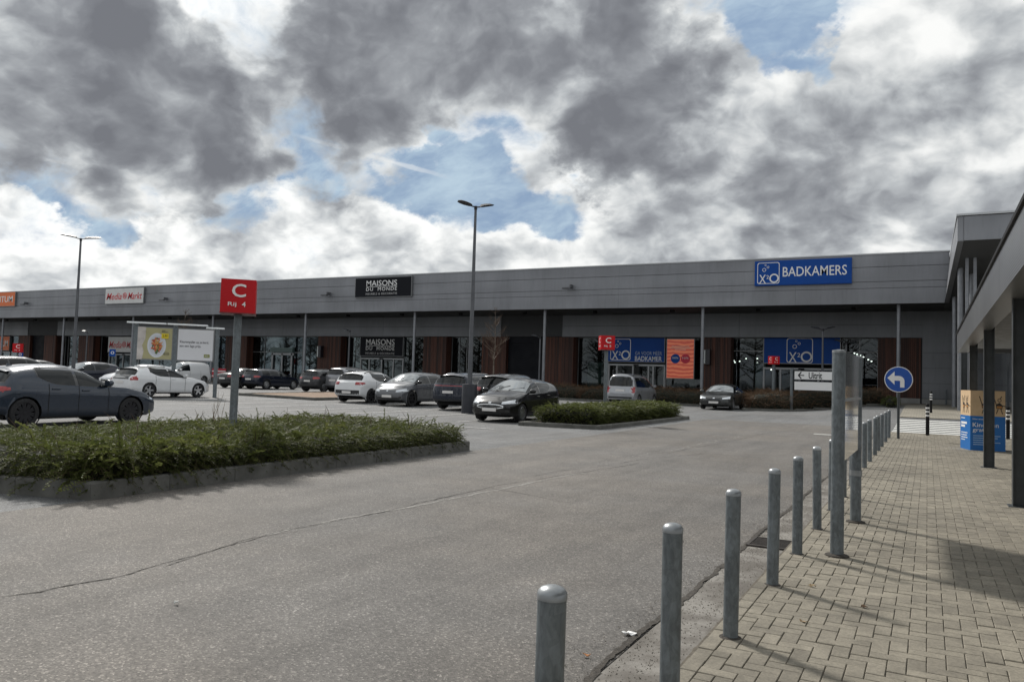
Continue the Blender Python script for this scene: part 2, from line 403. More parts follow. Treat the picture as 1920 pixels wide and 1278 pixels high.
for i, (x0, x1, y0, y1) in enumerate(rects):
    d = in_view((x0+x1)/2, (y0+y1)/2)
    if d is not None: vis.append((d, i))
vis.sort(); near = {i for _, i in vis[:300]}
PAVZ = .038
tones = RNG.uniform(.40, .62, len(rects)); tones[RNG.random(len(rects)) < .10] -= .14; tones[RNG.random(len(rects)) < .05] += .10
single = {}
rest = MB(); rest_t = []
for i, (x0, x1, y0, y1) in enumerate(rects):
    if y1-y0 < .03 or x1-x0 < .03: continue
    zc = float(gz((x0+x1)/2, (y0+y1)/2)); dz = RNG.uniform(-.0025, .0025)
    if i in near:
        key = (round(x1-x0, 3), round(y1-y0, 3), int(tones[i]*12))
        if key not in single:
            me = paver_mb(MB(), -(x1-x0)/2, (x1-x0)/2, -(y1-y0)/2, (y1-y0)/2, 0).mesh('paving_brick')
            at = me.attributes.new('tone', 'FLOAT', 'POINT'); at.data.foreach_set('value', [float(tones[i])]*len(me.vertices)); single[key] = me
        o = link('paving_brick', single[key], M_pav, pave, loc=((x0+x1)/2, (y0+y1)/2, zc+PAVZ+dz))
        o.rotation_euler = (RNG.normal(0, .006), RNG.normal(0, .006), RNG.normal(0, .004))
    else:
        n0 = len(rest.v); paver_mb(rest, x0, x1, y0, y1, zc+PAVZ+dz); rest_t += [float(tones[i])]*(len(rest.v)-n0)
o = build(rest, 'paving_bricks', M_pav, pave); o['kind'] = 'stuff'
at = o.data.attributes.new('tone', 'FLOAT', 'POINT'); at.data.foreach_set('value', rest_t)
# forecourt in front of the shops (bricks too far away to tell apart)
def fore_fn(g, b):
    br = g.node('ShaderNodeTexBrick'); g.put(br.inputs['Vector'], g.pos); br.inputs['Scale'].default_value = 1
    br.inputs['Brick Width'].default_value = .22; br.inputs['Row Height'].default_value = .11; br.inputs['Mortar Size'].default_value = .006
    br.inputs['Color1'].default_value = (.30, .275, .22, 1); br.inputs['Color2'].default_value = (.24, .22, .18, 1); br.inputs['Mortar'].default_value = (.11, .1, .085, 1)
    g.put(b.inputs['Base Color'], g.vmath('SCALE', br.outputs[0], scale=g.mrange(g.noise(g.pos, .8, 5), .3, .7, .85, 1.12))); b.inputs['Roughness'].default_value = .85
sheet('forecourt', [-1.1]+steps(0, 12), steps(39, 57.6), .030, mat('forecourt_brick', fn=fore_fn))
sheet('forecourt', steps(-125, -1.12, 2), [51.0, 53, 55, 57.6], .028, MATS['forecourt_brick'])
# painted markings
def paint_fn(g, b):
    w = g.noise(g.pos, 9, 6, .7)
    g.put(b.inputs['Base Color'], g.mix(g.mrange(w, .42, .62), (.62, .62, .60), (.30, .29, .28))); b.inputs['Roughness'].default_value = .7
M_paint = mat('road_paint', fn=paint_fn)
M_paint2 = mat('zebra_paint', (.66, .66, .63), .7, var=.12, vscale=8)
def strip(name, x0, x1, y0, y1, dz=.012, m=None):
    st = 1.0
    return sheet(name, steps(x0, x1, st), steps(y0, y1, st), dz, m or M_paint)
LINES = [-12.0+1.05-2.45*k for k in range(0, 34)]
for x in LINES:
    for (y0, y1) in ((21.3, 26.1), (26.7, 31.4)):
        if x > -11.3: continue
        strip('parking_line', x-.05, x+.05, y0, y1)
    if x < -12.6: strip('parking_line', x-.05, x+.05, 8.6, 13.4)
    if x < -16: strip('parking_line', x-.05, x+.05, 43.0, 47.8)
strip('parking_line', -13.7, -10.95, 19.35, 19.47)
zx0 = on_g(1669, 813)[0]
for k in range(8): strip('zebra_stripe', zx0, 4.6, 30.15+k*1.0, 30.15+k*1.0+.52, .014, M_paint2)
o = on_g(1548, 815); strip('lane_mark', o[0]-.35, o[0]+.2, o[1]-.12, o[1]+.12, .014, M_paint2)
# cracks in the asphalt
M_crack = mat('crack_dark', (.05, .046, .042), .95, var=.5, vscale=4)
M_ridge = mat('crack_edge', (.22, .21, .195), .9, var=.3, vscale=30)
def crack(pts_px, w, m=M_crack, jit=.03, seed=1, dz=.0095, st=.035, name='asphalt_crack'):
    r = np.random.default_rng(seed); P = np.array([on_z(*p) for p in pts_px]); S = [0]
    for a, b in zip(P[:-1], P[1:]): S.append(S[-1]+np.linalg.norm(b-a))
    n = max(8, int(S[-1]/st)); s = np.linspace(0, S[-1], n); x = np.interp(s, S, P[:, 0]); y = np.interp(s, S, P[:, 1])
    wv = np.zeros(n)
    for k in (3, 9, 27): wv += np.interp(np.arange(n), np.arange(0, n+k, k), r.normal(0, jit*(k/27)**.6, len(np.arange(0, n+k, k))))[:n]
    d = np.array([P[-1]-P[0]])[0]; d = d/np.linalg.norm(d); nx, ny = -d[1], d[0]
    ww = w*(.35+1.0*r.random(n))*np.interp(np.arange(n), np.arange(0, n+15, 15), r.uniform(.3, 1.4, len(np.arange(0, n+15, 15))))[:n]
    ww[0] = ww[-1] = .001
    G = np.zeros((n, 2, 3)); G[:, 0, 0] = x+nx*(wv-ww); G[:, 0, 1] = y+ny*(wv-ww); G[:, 1, 0] = x+nx*(wv+ww); G[:, 1, 1] = y+ny*(wv+ww)
    G[:, :, 2] = gz(G[:, :, 0], G[:, :, 1])+dz
    return struct(build(MB().grid(G), name, m))
C1 = [(-40, 1126), (110, 1104), (210, 1087), (330, 1050), (430, 1020), (560, 990), (640, 975), (760, 952), (850, 930), (960, 905), (1080, 888), (1200, 868)]
crack(C1, .007, seed=2); crack([(500, 1005), (640, 972), (800, 945), (960, 912), (1100, 886)], .03, M_ridge, .03, 5, .0085)
crack([(300, 1062), (480, 1008), (640, 985)], .005, seed=12)
crack([(920, 915), (1000, 930), (1060, 942)], .006, seed=6); crack([(1000, 893), (1200, 862), (1330, 850), (1470, 862)], .007, seed=7)
crack([(1180, 858), (1290, 838), (1400, 815), (1520, 800)], .018, M_ridge, .06, 9, .0085); crack([(1250, 850), (1340, 832), (1440, 812)], .008, seed=10)
# drain grate in the gutter
gx, gy, _ = on_g(1480, 1026)
gt = thing('drain_grate', 'rusty iron drain grate in the gutter beside the bollards', 'grate', (GX0+.19, gy, .012))
M_iron = mat('cast_iron', (.05, .043, .038), .7, metal=.4, var=.4, vscale=20)
build(MB().box(-.17, .17, -.2, .2, -.004, .002), 'pit', mat('pit_black', (.01, .01, .01), .9), gt)
fr = MB()
for a in ((-.19, -.165, -.22, .22), (.165, .19, -.22, .22), (-.165, .165, -.22, -.195), (-.165, .165, .195, .22)): fr.box(*a, -.005, .014)
build(fr, 'frame', M_iron, gt)
for k in range(9): build(MB().box(-.163, .163, -.18+k*.042, -.162+k*.042, .003, .011), 'bar', M_iron, gt)
# planted islands with concrete kerb stones
def kerb_fn(g, b):
    n = g.noise(g.pos, 2.5, 6, .65); n2 = g.noise(g.pos, 40, 4, .65)
    c = g.mix(g.mrange(n, .3, .7), (.085, .083, .076), (.15, .147, .136)); c = g.mix(g.mrange(n2, .45, .75, 0, .6), c, (.10, .105, .08))
    g.put(b.inputs['Base Color'], c); b.inputs['Roughness'].default_value = .9
M_kerb = mat('kerb_concrete', fn=kerb_fn, bump=.5, bscale=50)
M_soil = mat('soil', (.085, .06, .042), .95, var=.5, vscale=8, bump=1, bscale=25)
def soil2(g, b):
    v = g.node('ShaderNodeTexVoronoi'); g.put(v.inputs['Vector'], g.pos); v.inputs['Scale'].default_value = 9
    g.put(b.inputs['Base Color'], g.mix(g.noise(g.pos, 3, 6, .7), (.16, .105, .07), (.36, .27, .20))); b.inputs['Roughness'].default_value = .95
    bp = g.node('ShaderNodeBump'); bp.inputs['Distance'].default_value = .05; g.put(bp.inputs['Height'], v.outputs['Distance']); g.put(b.inputs['Normal'], bp.outputs[0])
M_mulch = mat('bark_mulch', fn=soil2)
def island(poly, m_soil, h=.15, w=.15, stone=1.0, lift=.03, open_edges=()):
    cx = sum(p[0] for p in poly)/len(poly); cy = sum(p[1] for p in poly)/len(poly)
    n = 24; mb = MB(); ins = [(x+(cx-x)*.03, y+(cy-y)*.03) for x, y in poly]
    P = []
    for t in np.linspace(0, 1, 7):                     # soil: a low mound
        for e in range(len(ins)):
            (xa, ya), (xb, yb) = ins[e], ins[(e+1) % len(ins)]
            for u in np.linspace(0, 1, n, endpoint=False):
                x, y = xa+(xb-xa)*u, ya+(yb-ya)*u; x, y = x+(cx-x)*t, y+(cy-y)*t
                P.append((x, y, float(gz(x, y))+h-.05+lift*t+RNG.uniform(0, .02)))
    c = n*len(ins); f = [(i*c+j, i*c+(j+1) % c, (i+1)*c+(j+1) % c, (i+1)*c+j) for i in range(6) for j in range(c)]
    mb.add(P, f); root = struct(build(mb, 'planter_island', m_soil, smooth=180))
    for e in range(len(poly)):
        if e in open_edges: continue
        a, b = Vector((*poly[e], 0)), Vector((*poly[(e+1) % len(poly)], 0)); L = (b-a).length; k = max(1, round(L/stone)); s = L/k
        ang = math.atan2(b.y-a.y, b.x-a.x); me = MB().bbox(-s/2+.004, s/2-.004, 0, w, -.12, h, .018).mesh('kerb_stone')
        for i in range(k):
            p = a+(b-a)*((i+.5)/k); o = link('kerb_stone', me, M_kerb, root, loc=(p.x, p.y, float(gz(p.x, p.y))+RNG.uniform(-.004, .004)), rz=ang)
            o.rotation_euler[0] = RNG.normal(0, .008); o.rotation_euler[2] += RNG.normal(0, .003)
    return root
ISL1 = [(-8.03, 5.35), (-8.12, 13.45), (-12.5, 13.6), (-12.9, 4.1)]
ISL2 = [(-8.75, 22.05), (-8.55, 31.4), (-11.25, 31.6), (-11.3, 21.6)]
i3a, i3b = on_g(447, 741), on_g(640, 753)
ISL3 = [(-26.45, i3b[1]-.3), (-26.45, 36.5), (-33, 37.5), (i3a[0], i3a[1])]
island(ISL1, M_soil, .19); island(ISL2, M_soil, .13); island(ISL3, M_mulch, .14, lift=.16)
# long planted strips between the road and the shops
k1, k2 = on_g(1392, 769), on_g(1640, 779)
STRIP_R = [(-2.1, k2[1]), (-1.5, 50.0), (-10.0, 50.0), (k1[0], k1[1])]
STRIP_M = [(-11.7, 46.9), (-11.7, 50.8), (-30, 50.8), (-30, 46.9)]
island(STRIP_R, M_soil, .12); island(STRIP_M, M_soil, .12)
# ================================================================ the long row of shops
YF, YW, YG = 51.5, 57.0, 57.8          # canopy fascia, wall face, shop windows
ZT, ZS, ZH = 9.70, 6.66, 4.96          # roof edge, canopy underside, window head
ZFL = .12                              # foot of walls (hidden behind planting and cars)
XL, XR = -118.0, 14.0
def panel_fn(col, sc=.5):
    def fn(g, b):
        n = g.noise(g.vmath('MULTIPLY', g.pos, (1, 1, .25)), sc, 5, .6); n2 = g.noise(g.vmath('MULTIPLY', g.pos, (3, 3, .3)), 2.0, 5, .7)
        k = g.math('MULTIPLY', g.mrange(n, .3, .7, .88, 1.08), g.mrange(n2, .45, .8, 1.0, .86)); k = g.math('MULTIPLY', k, g.mrange(g.noise(g.vmath('MULTIPLY', g.pos, (.168, .168, .9)), 1.0, 1, .3), .3, .7, .93, 1.06))
        g.put(b.inputs['Base Color'], g.vmath('SCALE', tuple(col), scale=k)); b.inputs['Roughness'].default_value = .42
        b.inputs['Metallic'].default_value = .25
    return fn
M_fas = mat('fascia_panel', fn=panel_fn((.225, .232, .25)))
M_wallp = mat('wall_panel', fn=panel_fn((.20, .21, .225)))
M_joint = mat('panel_joint', (.06, .062, .066), .7)
M_soffit = mat('soffit', (.05, .052, .055), .7, var=.1, vscale=.4)
M_dark = mat('dark_cladding', (.007, .008, .012), .6, spec=.2, var=.2, vscale=.6)
M_trim = mat('roof_trim', (.46, .47, .48), .4, metal=.5)
M_alu = mat('window_aluminium', (.22, .225, .23), .4, metal=.5, var=.08)
M_galv_col = mat('column_steel', (.24, .25, .27), .45, metal=.4, var=.15, vscale=3)
M_plinth = mat('plinth_concrete', (.30, .30, .29), .85, var=.15, vscale=2, bump=.2)
M_black = mat('black_matt', (.008, .008, .009), .6, spec=.2)
def wood_fn(g, b):
    v = g.node('ShaderNodeTexVoronoi', voronoi_dimensions='1D'); sx = g.node('ShaderNodeSeparateXYZ'); g.put(sx.inputs[0], g.pos)
    g.put(v.inputs['W'], g.math('ADD', sx.outputs[0], sx.outputs[1])); v.inputs['Scale'].default_value = 8.2
    sp = g.node('ShaderNodeSeparateColor'); g.put(sp.inputs[0], v.outputs['Color'])
    gr = g.noise(g.vmath('MULTIPLY', g.pos, (30, 30, 1.2)), 1, 6, .6); wet = g.noise(g.vmath('MULTIPLY', g.pos, (6, 6, .35)), 1, 4, .6)
    c = g.ramp(sp.outputs[0], [(0, (.030, .011, .008)), (.5, (.085, .028, .016)), (1, (.14, .046, .025))])
    c = g.mix(g.mrange(gr, .3, .75, 0, .5), c, (.03, .012, .008)); c = g.mix(g.mrange(wet, .45, .7, 0, .55), c, (.032, .018, .014))
    g.put(b.inputs['Base Color'], c); b.inputs['Roughness'].default_value = .6
M_wood = mat('cedar_cladding', fn=wood_fn)
def glass_fn(tint, refl):
    def fn(g, b):
        out = [n for n in g.n if n.type == 'OUTPUT_MATERIAL'][0]
        tr = g.node('ShaderNodeBsdfTransparent'); tr.inputs[0].default_value = (*tint, 1)
        gl = g.node('ShaderNodeBsdfGlossy'); gl.inputs['Roughness'].default_value = .015; gl.inputs['Color'].default_value = (.9, .95, 1, 1)
        fr = g.node('ShaderNodeFresnel'); fr.inputs[0].default_value = 1.55
        mx = g.node('ShaderNodeMixShader'); g.put(mx.inputs[0], g.math('MULTIPLY', fr.outputs[0], refl, clamp=True))
        g.l.new(tr.outputs[0], mx.inputs[1]); g.l.new(gl.outputs[0], mx.inputs[2]); g.l.new(mx.outputs[0], out.inputs[0]); g.n.remove(b)
    return fn
M_glass = mat('shop_glass', fn=glass_fn((.50, .55, .54), .85))
B = thing('shop_building', 'long grey retail building with deep canopy, cedar panels and shop windows', 'building', (-50, 57, 0))
def bp(mb, name, m, **k): return build(mb, name, m, B, world=True, **k)
# canopy fascia: rows of sandwich panels with recessed joints
bp(MB().box(XL, 1.0, YF+.05, YF+.35, ZS, ZT-.02), 'fascia_frame', M_joint)
rows = [(9.70, 8.92), (8.92, 8.02), (8.02, 7.62), (7.62, ZS)]
joints = [XL+.2]+[-1.5-11.85*k-5.9 for k in range(9, -1, -1)]+[1.1]
me_cache = {}
for ra, (zt, zb) in enumerate(rows):
    out_ = -.03 if ra == 3 else 0.
    for xa, xb in zip(joints[:-1], joints[1:]):
        key = (ra, round(xb-xa, 2))
        if key not in me_cache:
            L = xb-xa; me_cache[key] = MB().box(-L/2+.004, L/2-.004, out_, .06, zb+.014, zt-(.014 if ra else .03)).mesh('fascia_panel')
        link('fascia_panel', me_cache[key], M_fas, B, loc=((xa+xb)/2+50, YF-57, 0))
bp(MB().box(XL, 1.12, YF-.05, YF+.4, ZT-.025, ZT+.05), 'roof_trim', M_trim)
bp(MB().box(XL, XR, YF+.36, 75, ZT-.5, ZT-.3), 'roof', M_joint)
bp(MB().box(XL, 1.0, YF+.07, YW+.1, ZS+.05, ZS+.16), 'soffit', M_soffit)
for k in range(20):
    x = -4.2-5.92*k; bp(MB().box(x-.12, x+.12, YF+2.2, YF+2.45, ZS-.12, ZS+.05), 'soffit_lamp', M_black)
# wall above the windows
joint_x = [p for p in np.arange(-110.5, 4, 5.925)]
NOWALL = [on_y(53, 610, YW)[0], on_y(108, 610, YW)[0], on_y(940, 600, YW)[0], on_y(1055, 600, YW)[0]]
bp(MB().box(XL, XR, YW+.06, YW+.3, ZH+.02, ZS+.1), 'wall', M_joint)
spans = [(XL, NOWALL[0]), (NOWALL[1], NOWALL[2]), (NOWALL[3], 2.0)]
for xa, xb in spans:
    n = max(1, round((xb-xa)/11.85)); w = (xb-xa)/n
    for (z0, z1) in ((ZH, 5.82), (5.82, ZS+.05)):
        me = MB().box(-w/2+.01, w/2-.01, 0, .06, z0+.01, z1-.01).mesh('wall_panel')
        for i in range(n): link('wall_panel', me, M_wallp, B, loc=(xa+(i+.5)*w+50, 0, 0))
for xa, xb in ((NOWALL[0], NOWALL[1]), (NOWALL[2], NOWALL[3])):
    for z0 in np.arange(0, ZS, 1.11): bp(MB().box(xa, xb, YW+.25, YW+.31, z0+.012, z0+1.10), 'dark_panel', M_dark)
    bp(MB().box(xa, xb, YW+.31, YW+.4, 0, ZS), 'dark_wall', M_black)
# plain panel wall to the right of the last shop
XWR = on_y(1727, 690, YW)[0]
bp(MB().box(XWR, XR, YW+.05, YW+.3, .3, ZS+.1), 'wall', M_joint)
for k, z0 in enumerate(np.arange(1.02, ZS, .99)):
    for xa, xb in ((XWR+.05, 5.6), (5.6, XR)): bp(MB().box(xa+.01, xb-.01, YW-.03, YW+.045, z0+.008, min(z0+.982, ZS)), 'wall_panel', M_wallp)
bp(MB().box(XWR+.05, XR, YW-.02, YW+.04, .1, 1.0), 'plinth', M_plinth)
# columns under the canopy edge
for k in range(9):
    x = -1.55-11.86*k; z0 = float(gz(x, YF+.5)); bp(MB().tube([(x, YF+.6, z0-.05), (x, YF+.6, ZS+.06)], .115, 14), 'column', M_galv_col, smooth=60)
# shop fronts, listed from the right to the left by the photograph's columns
def X_(px): return on_y(px, 660, YG)[0]
def Xw(px): return on_y(px, 660, YW)[0]
WOODS = [(1646, 1727), (1318, 1371), (1022, 1076), (905, 950), (795, 838), (597, 640), (424, 464), (148, 176), (84, 105), (35, 57)]
for i, (a, b) in enumerate(WOODS):
    xa, xb = Xw(a), Xw(b); zb = 1.02 if i in (0, 2) else .5
    wd = MB(); n = max(6, int((xb-xa)/.12)); s = (xb-xa)/n
    for k in range(n): wd.box(xa+k*s+.008, xa+(k+1)*s-.008, YW-.14+.012*(k % 3 == 0), YW-.10, zb, ZH-.02)
    m2 = int(.85/.12)
    for k in range(m2): wd.box(xb-.03, xb+.012, YW-.10+k*.12+.008, YW-.10+(k+1)*.12-.008, zb, ZH-.02)
    o = bp(wd, 'wood_cladding', M_wood); o['kind'] = 'stuff'
    bp(MB().box(xa+.02, xb-.035, YW-.099, YG+.3, .2, ZH-.02), 'cladding_frame', M_black)
    bp(MB().box(xa-.02, xb-.04, YW-.12, YW+.5, .05, zb-.01), 'plinth', M_plinth)
wx = sorted([(Xw(a), Xw(b)) for a, b in WOODS])
# interior shell of the shops
M_in = mat('shop_interior', (.07, .07, .07), .8, var=.25, vscale=.7)
M_infl = mat('shop_floor', (.22, .21, .20), .5, var=.15, vscale=1)
bp(MB().box(XL, XWR+.5, YG+8, YG+8.2, 0, ZH), 'interior_wall', M_in)
bp(MB().box(XL, XWR+.5, YG-.05, YG+8, .05, .17), 'shop_floor', M_infl)
bp(MB().box(XL, XR, YW+.32, YG+8.2, ZH+.005, ZH+.2), 'shop_ceiling', M_in)
bp(MB().box(XL, XR, 74, 74.3, 0, ZT-.52), 'rear_wall', M_wallp)
for x in (XL, XR-.3): bp(MB().box(x, x+.3, YW+.4, 73.9, 0, ZT-.52), 'end_wall', M_wallp)
for x in (NOWALL[0], NOWALL[1], NOWALL[2], NOWALL[3], XWR): bp(MB().box(x-.15, x+.15, YG+.1, YG+8, .1, ZH-.12), 'partition', M_in)
# glazing bays between the wooden blocks
def bay(pa, pb, mull=(), trans=None, zb=.3):
    xa, xb = X_(pa), X_(pb); xs_ = [xa]+[X_(m) for m in mull]+[xb]
    fr = MB(); t = .05
    for x in xs_: fr.box(x-t/2, x+t/2, YG-.05, YG+.06, zb, ZH-.01)
    w = bp(fr, 'window', M_alu); fr = MB()
    hz = [zb, ZH-.05]+([trans] if trans else [])
    for z in hz: fr.box(xa+.03, xb-.03, YG-.045, YG+.055, z, z+.06)
    link('window_frame', fr.mesh('window_frame'), M_alu, w)
    zs = sorted(hz)
    for x0, x1 in zip(xs_[:-1], xs_[1:]):
        for z0, z1 in zip(zs[:-1], zs[1:]):
            link('pane', MB().box(x0+t/2, x1-t/2, YG, YG+.012, z0+.06, z1).mesh('pane'), M_glass, w)
    return w
bay(1580, 1646, (1612,), 3.98); bay(1373, 1432, (), 3.98); bay(1250, 1318); bay(1085, 1141)
bay(848, 906, (862, 876)); bay(758, 796); bay(647, 677, (653,)); bay(571, 597); bay(472, 568, (497,), 3.35); bay(380, 424, (402,)); bay(190, 205); bay(110, 148, (122, 128))
bay(262, 380, (300, 340), 3.2); bay(20, 35); bay(-120, -24, (-90, -60))
# entrances: sign board zone above, sliding doors below
M_door = mat('door_frame', (.32, .33, .34), .4, metal=.4)
def entrance(pa, pb, ztop, posts, label_parts=()):
    xa, xb = X_(pa), X_(pb); fr = MB()
    d = bp(MB().box(xa, xb, YG-.09, YG+.08, ztop-.14, ztop), 'door', M_door)
    for p in posts:
        x = X_(p); fr.box(x-.06, x+.06, YG-.08, YG+.07, .1, ztop-.15)
    fr.box(xa+.05, xb-.05, YG-.03, YG+.03, .1, .25)
    link('door_frame', fr.mesh('door_frame'), M_door, d)
    for p, q in zip(posts[:-1], posts[1:]):
        link('pane', MB().box(X_(p)+.06, X_(q)-.06, YG, YG+.012, .25, ztop-.16).mesh('pane'), M_glass, d)
    link('door_sensor', MB().box((xa+xb)/2-.2, (xa+xb)/2+.2, YG-.16, YG-.09, ztop-.13, ztop-.03).mesh('door_sensor'), M_black, d)
    return d
entrance(1432, 1578, 2.86, [1433, 1453, 1464, 1500, 1535, 1577]); entrance(1142, 1248, 2.90, [1143, 1158, 1188, 1217, 1226, 1247])
entrance(677, 758, 3.0, [678, 694, 717, 739, 757]); entrance(205, 262, 2.9, [206, 219, 232, 246, 261]); entrance(-24, 20, 2.9, [-23, -8, 5, 19])
# small entrance with a green-grey header in the glazed bay beside the wooden block
xa, xb = X_(511), X_(553); d = bp(MB().box(xa, xb, YG-.35, YG-.05, 3.38, 3.85), 'door', mat('header_green', (.10, .15, .145), .5))
fr = MB()
for p in (513, 531, 549): fr.box(X_(p)-.09, X_(p)+.09, YG-.16, YG-.06, .1, 3.36)
fr.box(xa, xb, YG-.16, YG-.06, 3.10, 3.3); link('door_frame', fr.mesh('door_frame'), M_door, d)
# things seen inside the right-hand shop
M_green = mat('frosted_screen', (.24, .31, .29), .3, var=.1)
for (pa, pb, z1, dy) in ((1100, 1129, 3.0, .35), (1412, 1431, 3.2, .9), (1290, 1302, 2.9, .6), (1600, 1606, 3.2, 1.5)):
    xa, xb = X_(pa), X_(pb); tag(build(MB().bbox(xa, xb, YG+dy, YG+dy+.06, .17, z1, .01), 'display_screen', M_green), {1100: 'pale green glass screen inside the window left of the blue entrance board', 1412: 'pale green glass screen inside the window behind the charcoal saloon', 1290: 'narrow green glass panel inside the window below the orange screen', 1600: 'thin pale panel inside the window left of the right cedar block'}[pa], 'screen')
M_spot = mat('ceiling_spot', (1, 1, 1), .5, emit=(1, .97, .9, 6))
for (px, py) in [(1374, 672), (1376, 676), (1378, 679), (1387, 677), (1399, 672), (1420, 672), (1420, 680), (1446, 693), (1602, 662), (1607, 664), (1613, 666), (1619, 669), (1628, 674), (1634, 677)]:
    x, z = on_y(px, py, YG+3.0); mb = MB(); mb.lathe([(.001, z+.045), (.05, z+.03), (.06, z), (.05, z-.03), (.001, z-.045)], 10, c=(x, YG+3.0, 0))
    bp(mb, 'ceiling_spot', M_spot)
# lamps on the fascia, rooftop vent, lamps on the wooden blocks
for px, py in ((1068, 541), (615, 554), (311, 563), (50, 571), (1905, 600)):
    x, z = on_y(px, py, YF)
    if x > 0: continue
    bp(MB().box(x-.36, x+.28, YF-.55, YF-.34, z-.08, z+.04).box(x+.18, x+.28, YF-.42, YF+.02, z+.0, z+.26), 'sign_lamp', mat('sign_lamp', (.09, .093, .1), .5))
x, z = on_y(223, 538, 58.0); bp(MB().bbox(x-.9, x+.9, 57.2, 58.8, ZT-.4, ZT+.75, .35), 'roof_vent', M_trim)
for px, py in ((1329, 669), (604, 659)):
    x, z = on_y(px, py, YW-.15); o = bp(MB().box(x-.16, x+.16, YW-.55, YW-.14, z-.55, z+.55), 'wall_lamp', mat('wall_lamp_black', (.02, .02, .028), .3))
    link('lamp_face', MB().box(x-.34, x-.165, YW-.50, YW-.16, z-.5, z+.5).mesh('lamp_face'), mat('lamp_face', (.6, .63, .62), .4), o)
# right-hand wing canopy with tapered fascia
W = thing('wing_canopy', 'tall grey canopy wing projecting from the right end of the shop building', 'canopy', (1.2, 41.3, .6))
def wp(mb, name, m, **k): return build(mb, name, m, W, world=True, **k)
nY, nX0 = 41.3, 1.20
fX, fY = .84, 51.45
TW = .25
def hexa(p): return MB().add(p, [(0, 1, 2, 3), (7, 6, 5, 4), (0, 4, 5, 1), (1, 5, 6, 2), (2, 6, 7, 3), (3, 7, 4, 0)])
wp(hexa([(nX0, nY, 8.52), (nX0, nY, 9.68), (1.16, fY, 9.68), (fX, fY, ZS), (nX0+TW, nY+.02, 8.52), (nX0+TW, nY+.02, 9.68), (1.16+TW, fY, 9.68), (fX+TW, fY, ZS)]), 'side_fascia', M_fas)
for k in range(5): 
    xa = nX0+TW+.01+k*2.6; wp(MB().box(xa, xa+2.585, nY-.02, nY+.06, 8.53, 9.66), 'fascia_panel', M_fas)
wp(MB().box(nX0-.05, 14.3, nY-.08, fY+6, 9.69, 9.78), 'roof_trim', M_trim)
wp(hexa([(nX0+TW+.01, nY+.08, 8.56), (nX0+TW+.01, nY+.08, 8.7), (fX+TW+.02, fY, ZS+.2), (fX+TW+.02, fY, ZS+.05), (14, nY+.08, 8.56), (14, nY+.08, 8.7), (14, fY, ZS+.2), (14, fY, ZS+.05)]), 'soffit', mat('wing_soffit', (.075, .078, .082), .6))
wp(MB().box(fX+.05, 14, fY+.02, YW+.04, ZS+.04, ZS+.15), 'soffit', MATS['wing_soffit'])
for (px, Y, r) in ((1790, 50.5, .13), (1801, 45.5, .14), (1822, 46.5, .12)):
    x = on_y(px, 600, Y)[0]; z0 = float(gz(x, Y)); zt = 8.6+(Y-nY)*(ZS-8.5)/(fY-nY); wp(MB().tube([(x, Y, z0-.05), (x, Y, zt)], r, 14), 'column', M_galv_col, smooth=60)
for dx in (0, .34): 
    x = on_y(1813, 520, 44.0)[0]+dx; wp(MB().box(x-.07, x+.07, 43.9, 44.1, float(gz(x, 44)), 8.5), 'column', M_galv_col)
wp(MB().box(3.4, 3.5, 44.5, 57, .6, 8.3), 'glass_wall', mat('wing_glass', (.03, .034, .038), .1, spec=.6))
# ---- walkway canopy beside the camera: steel posts, deep metal fascia, slatted ceiling
K = thing('walkway_canopy', 'low grey metal walkway canopy on dark steel posts along the paved path', 'canopy', (1.06, 12, .038))
def kp(mb, name, m, **k): return build(mb, name, m, K, world=True, **k)
KX, KY1, KZ0, KZ1 = .80, 27.6, 2.70, 3.27
def kfas(g, b):
    s_ = g.node('ShaderNodeSeparateXYZ'); g.put(s_.inputs[0], g.pos)
    wv = g.node('ShaderNodeTexWave', wave_type='BANDS', bands_direction='Z'); wv.inputs['Scale'].default_value = 9; g.put(wv.inputs['Vector'], g.pos)
    g.put(b.inputs['Base Color'], g.vmath('SCALE', (.165, .171, .178), scale=g.mrange(g.noise(g.pos, .8, 5), .3, .7, .9, 1.08))); b.inputs['Roughness'].default_value = .36; b.inputs['Metallic'].default_value = .45
    bm_ = g.node('ShaderNodeBump'); bm_.inputs['Distance'].default_value = .004; bm_.inputs['Strength'].default_value = .35; g.put(bm_.inputs['Height'], wv.outputs['Fac']); g.put(b.inputs['Normal'], bm_.outputs[0])
M_kf = mat('ribbed_fascia', fn=kfas)
for k in range(8):
    ya, yb = -4.4+k*4.0, min(-4.4+(k+1)*4.0, KY1); kp(MB().box(KX, KX+.06, ya+.006, yb-.006, KZ0, KZ1), 'fascia_panel', M_kf)
kp(MB().box(KX, 6.0, KY1, KY1+.06, KZ0, KZ1), 'fascia_panel', M_kf)
kp(MB().box(KX-.03, KX+.10, -4.4, KY1+.09, KZ1+.002, KZ1+.05), 'edge_trim', M_black)
kp(MB().box(KX+.07, 6, -4.4, KY1-.02, KZ1-.09, KZ1-.02), 'roof', M_joint)
M_slat = mat('ceiling_slat', (.12, .122, .122), .5, metal=.2, var=.1, vscale=2)
sl_me = MB().box(.01, 4.85, -.125, .125, 0, .03).mesh('ceiling_slat')
for k in range(105): link('ceiling_slat', sl_me, M_slat, K, loc=(KX+.32-1.06, -4.2+k*.302-12, 2.82-.038))
kp(MB().box(KX+.062, KX+.30, -4.4, KY1-.02, KZ0+.01, KZ0+.035), 'edge_tray', mat('edge_tray', (.20, .205, .21), .35, metal=.5))
M_post = mat('post_paint', (.055, .062, .066), .45, metal=.2, var=.2, vscale=5)
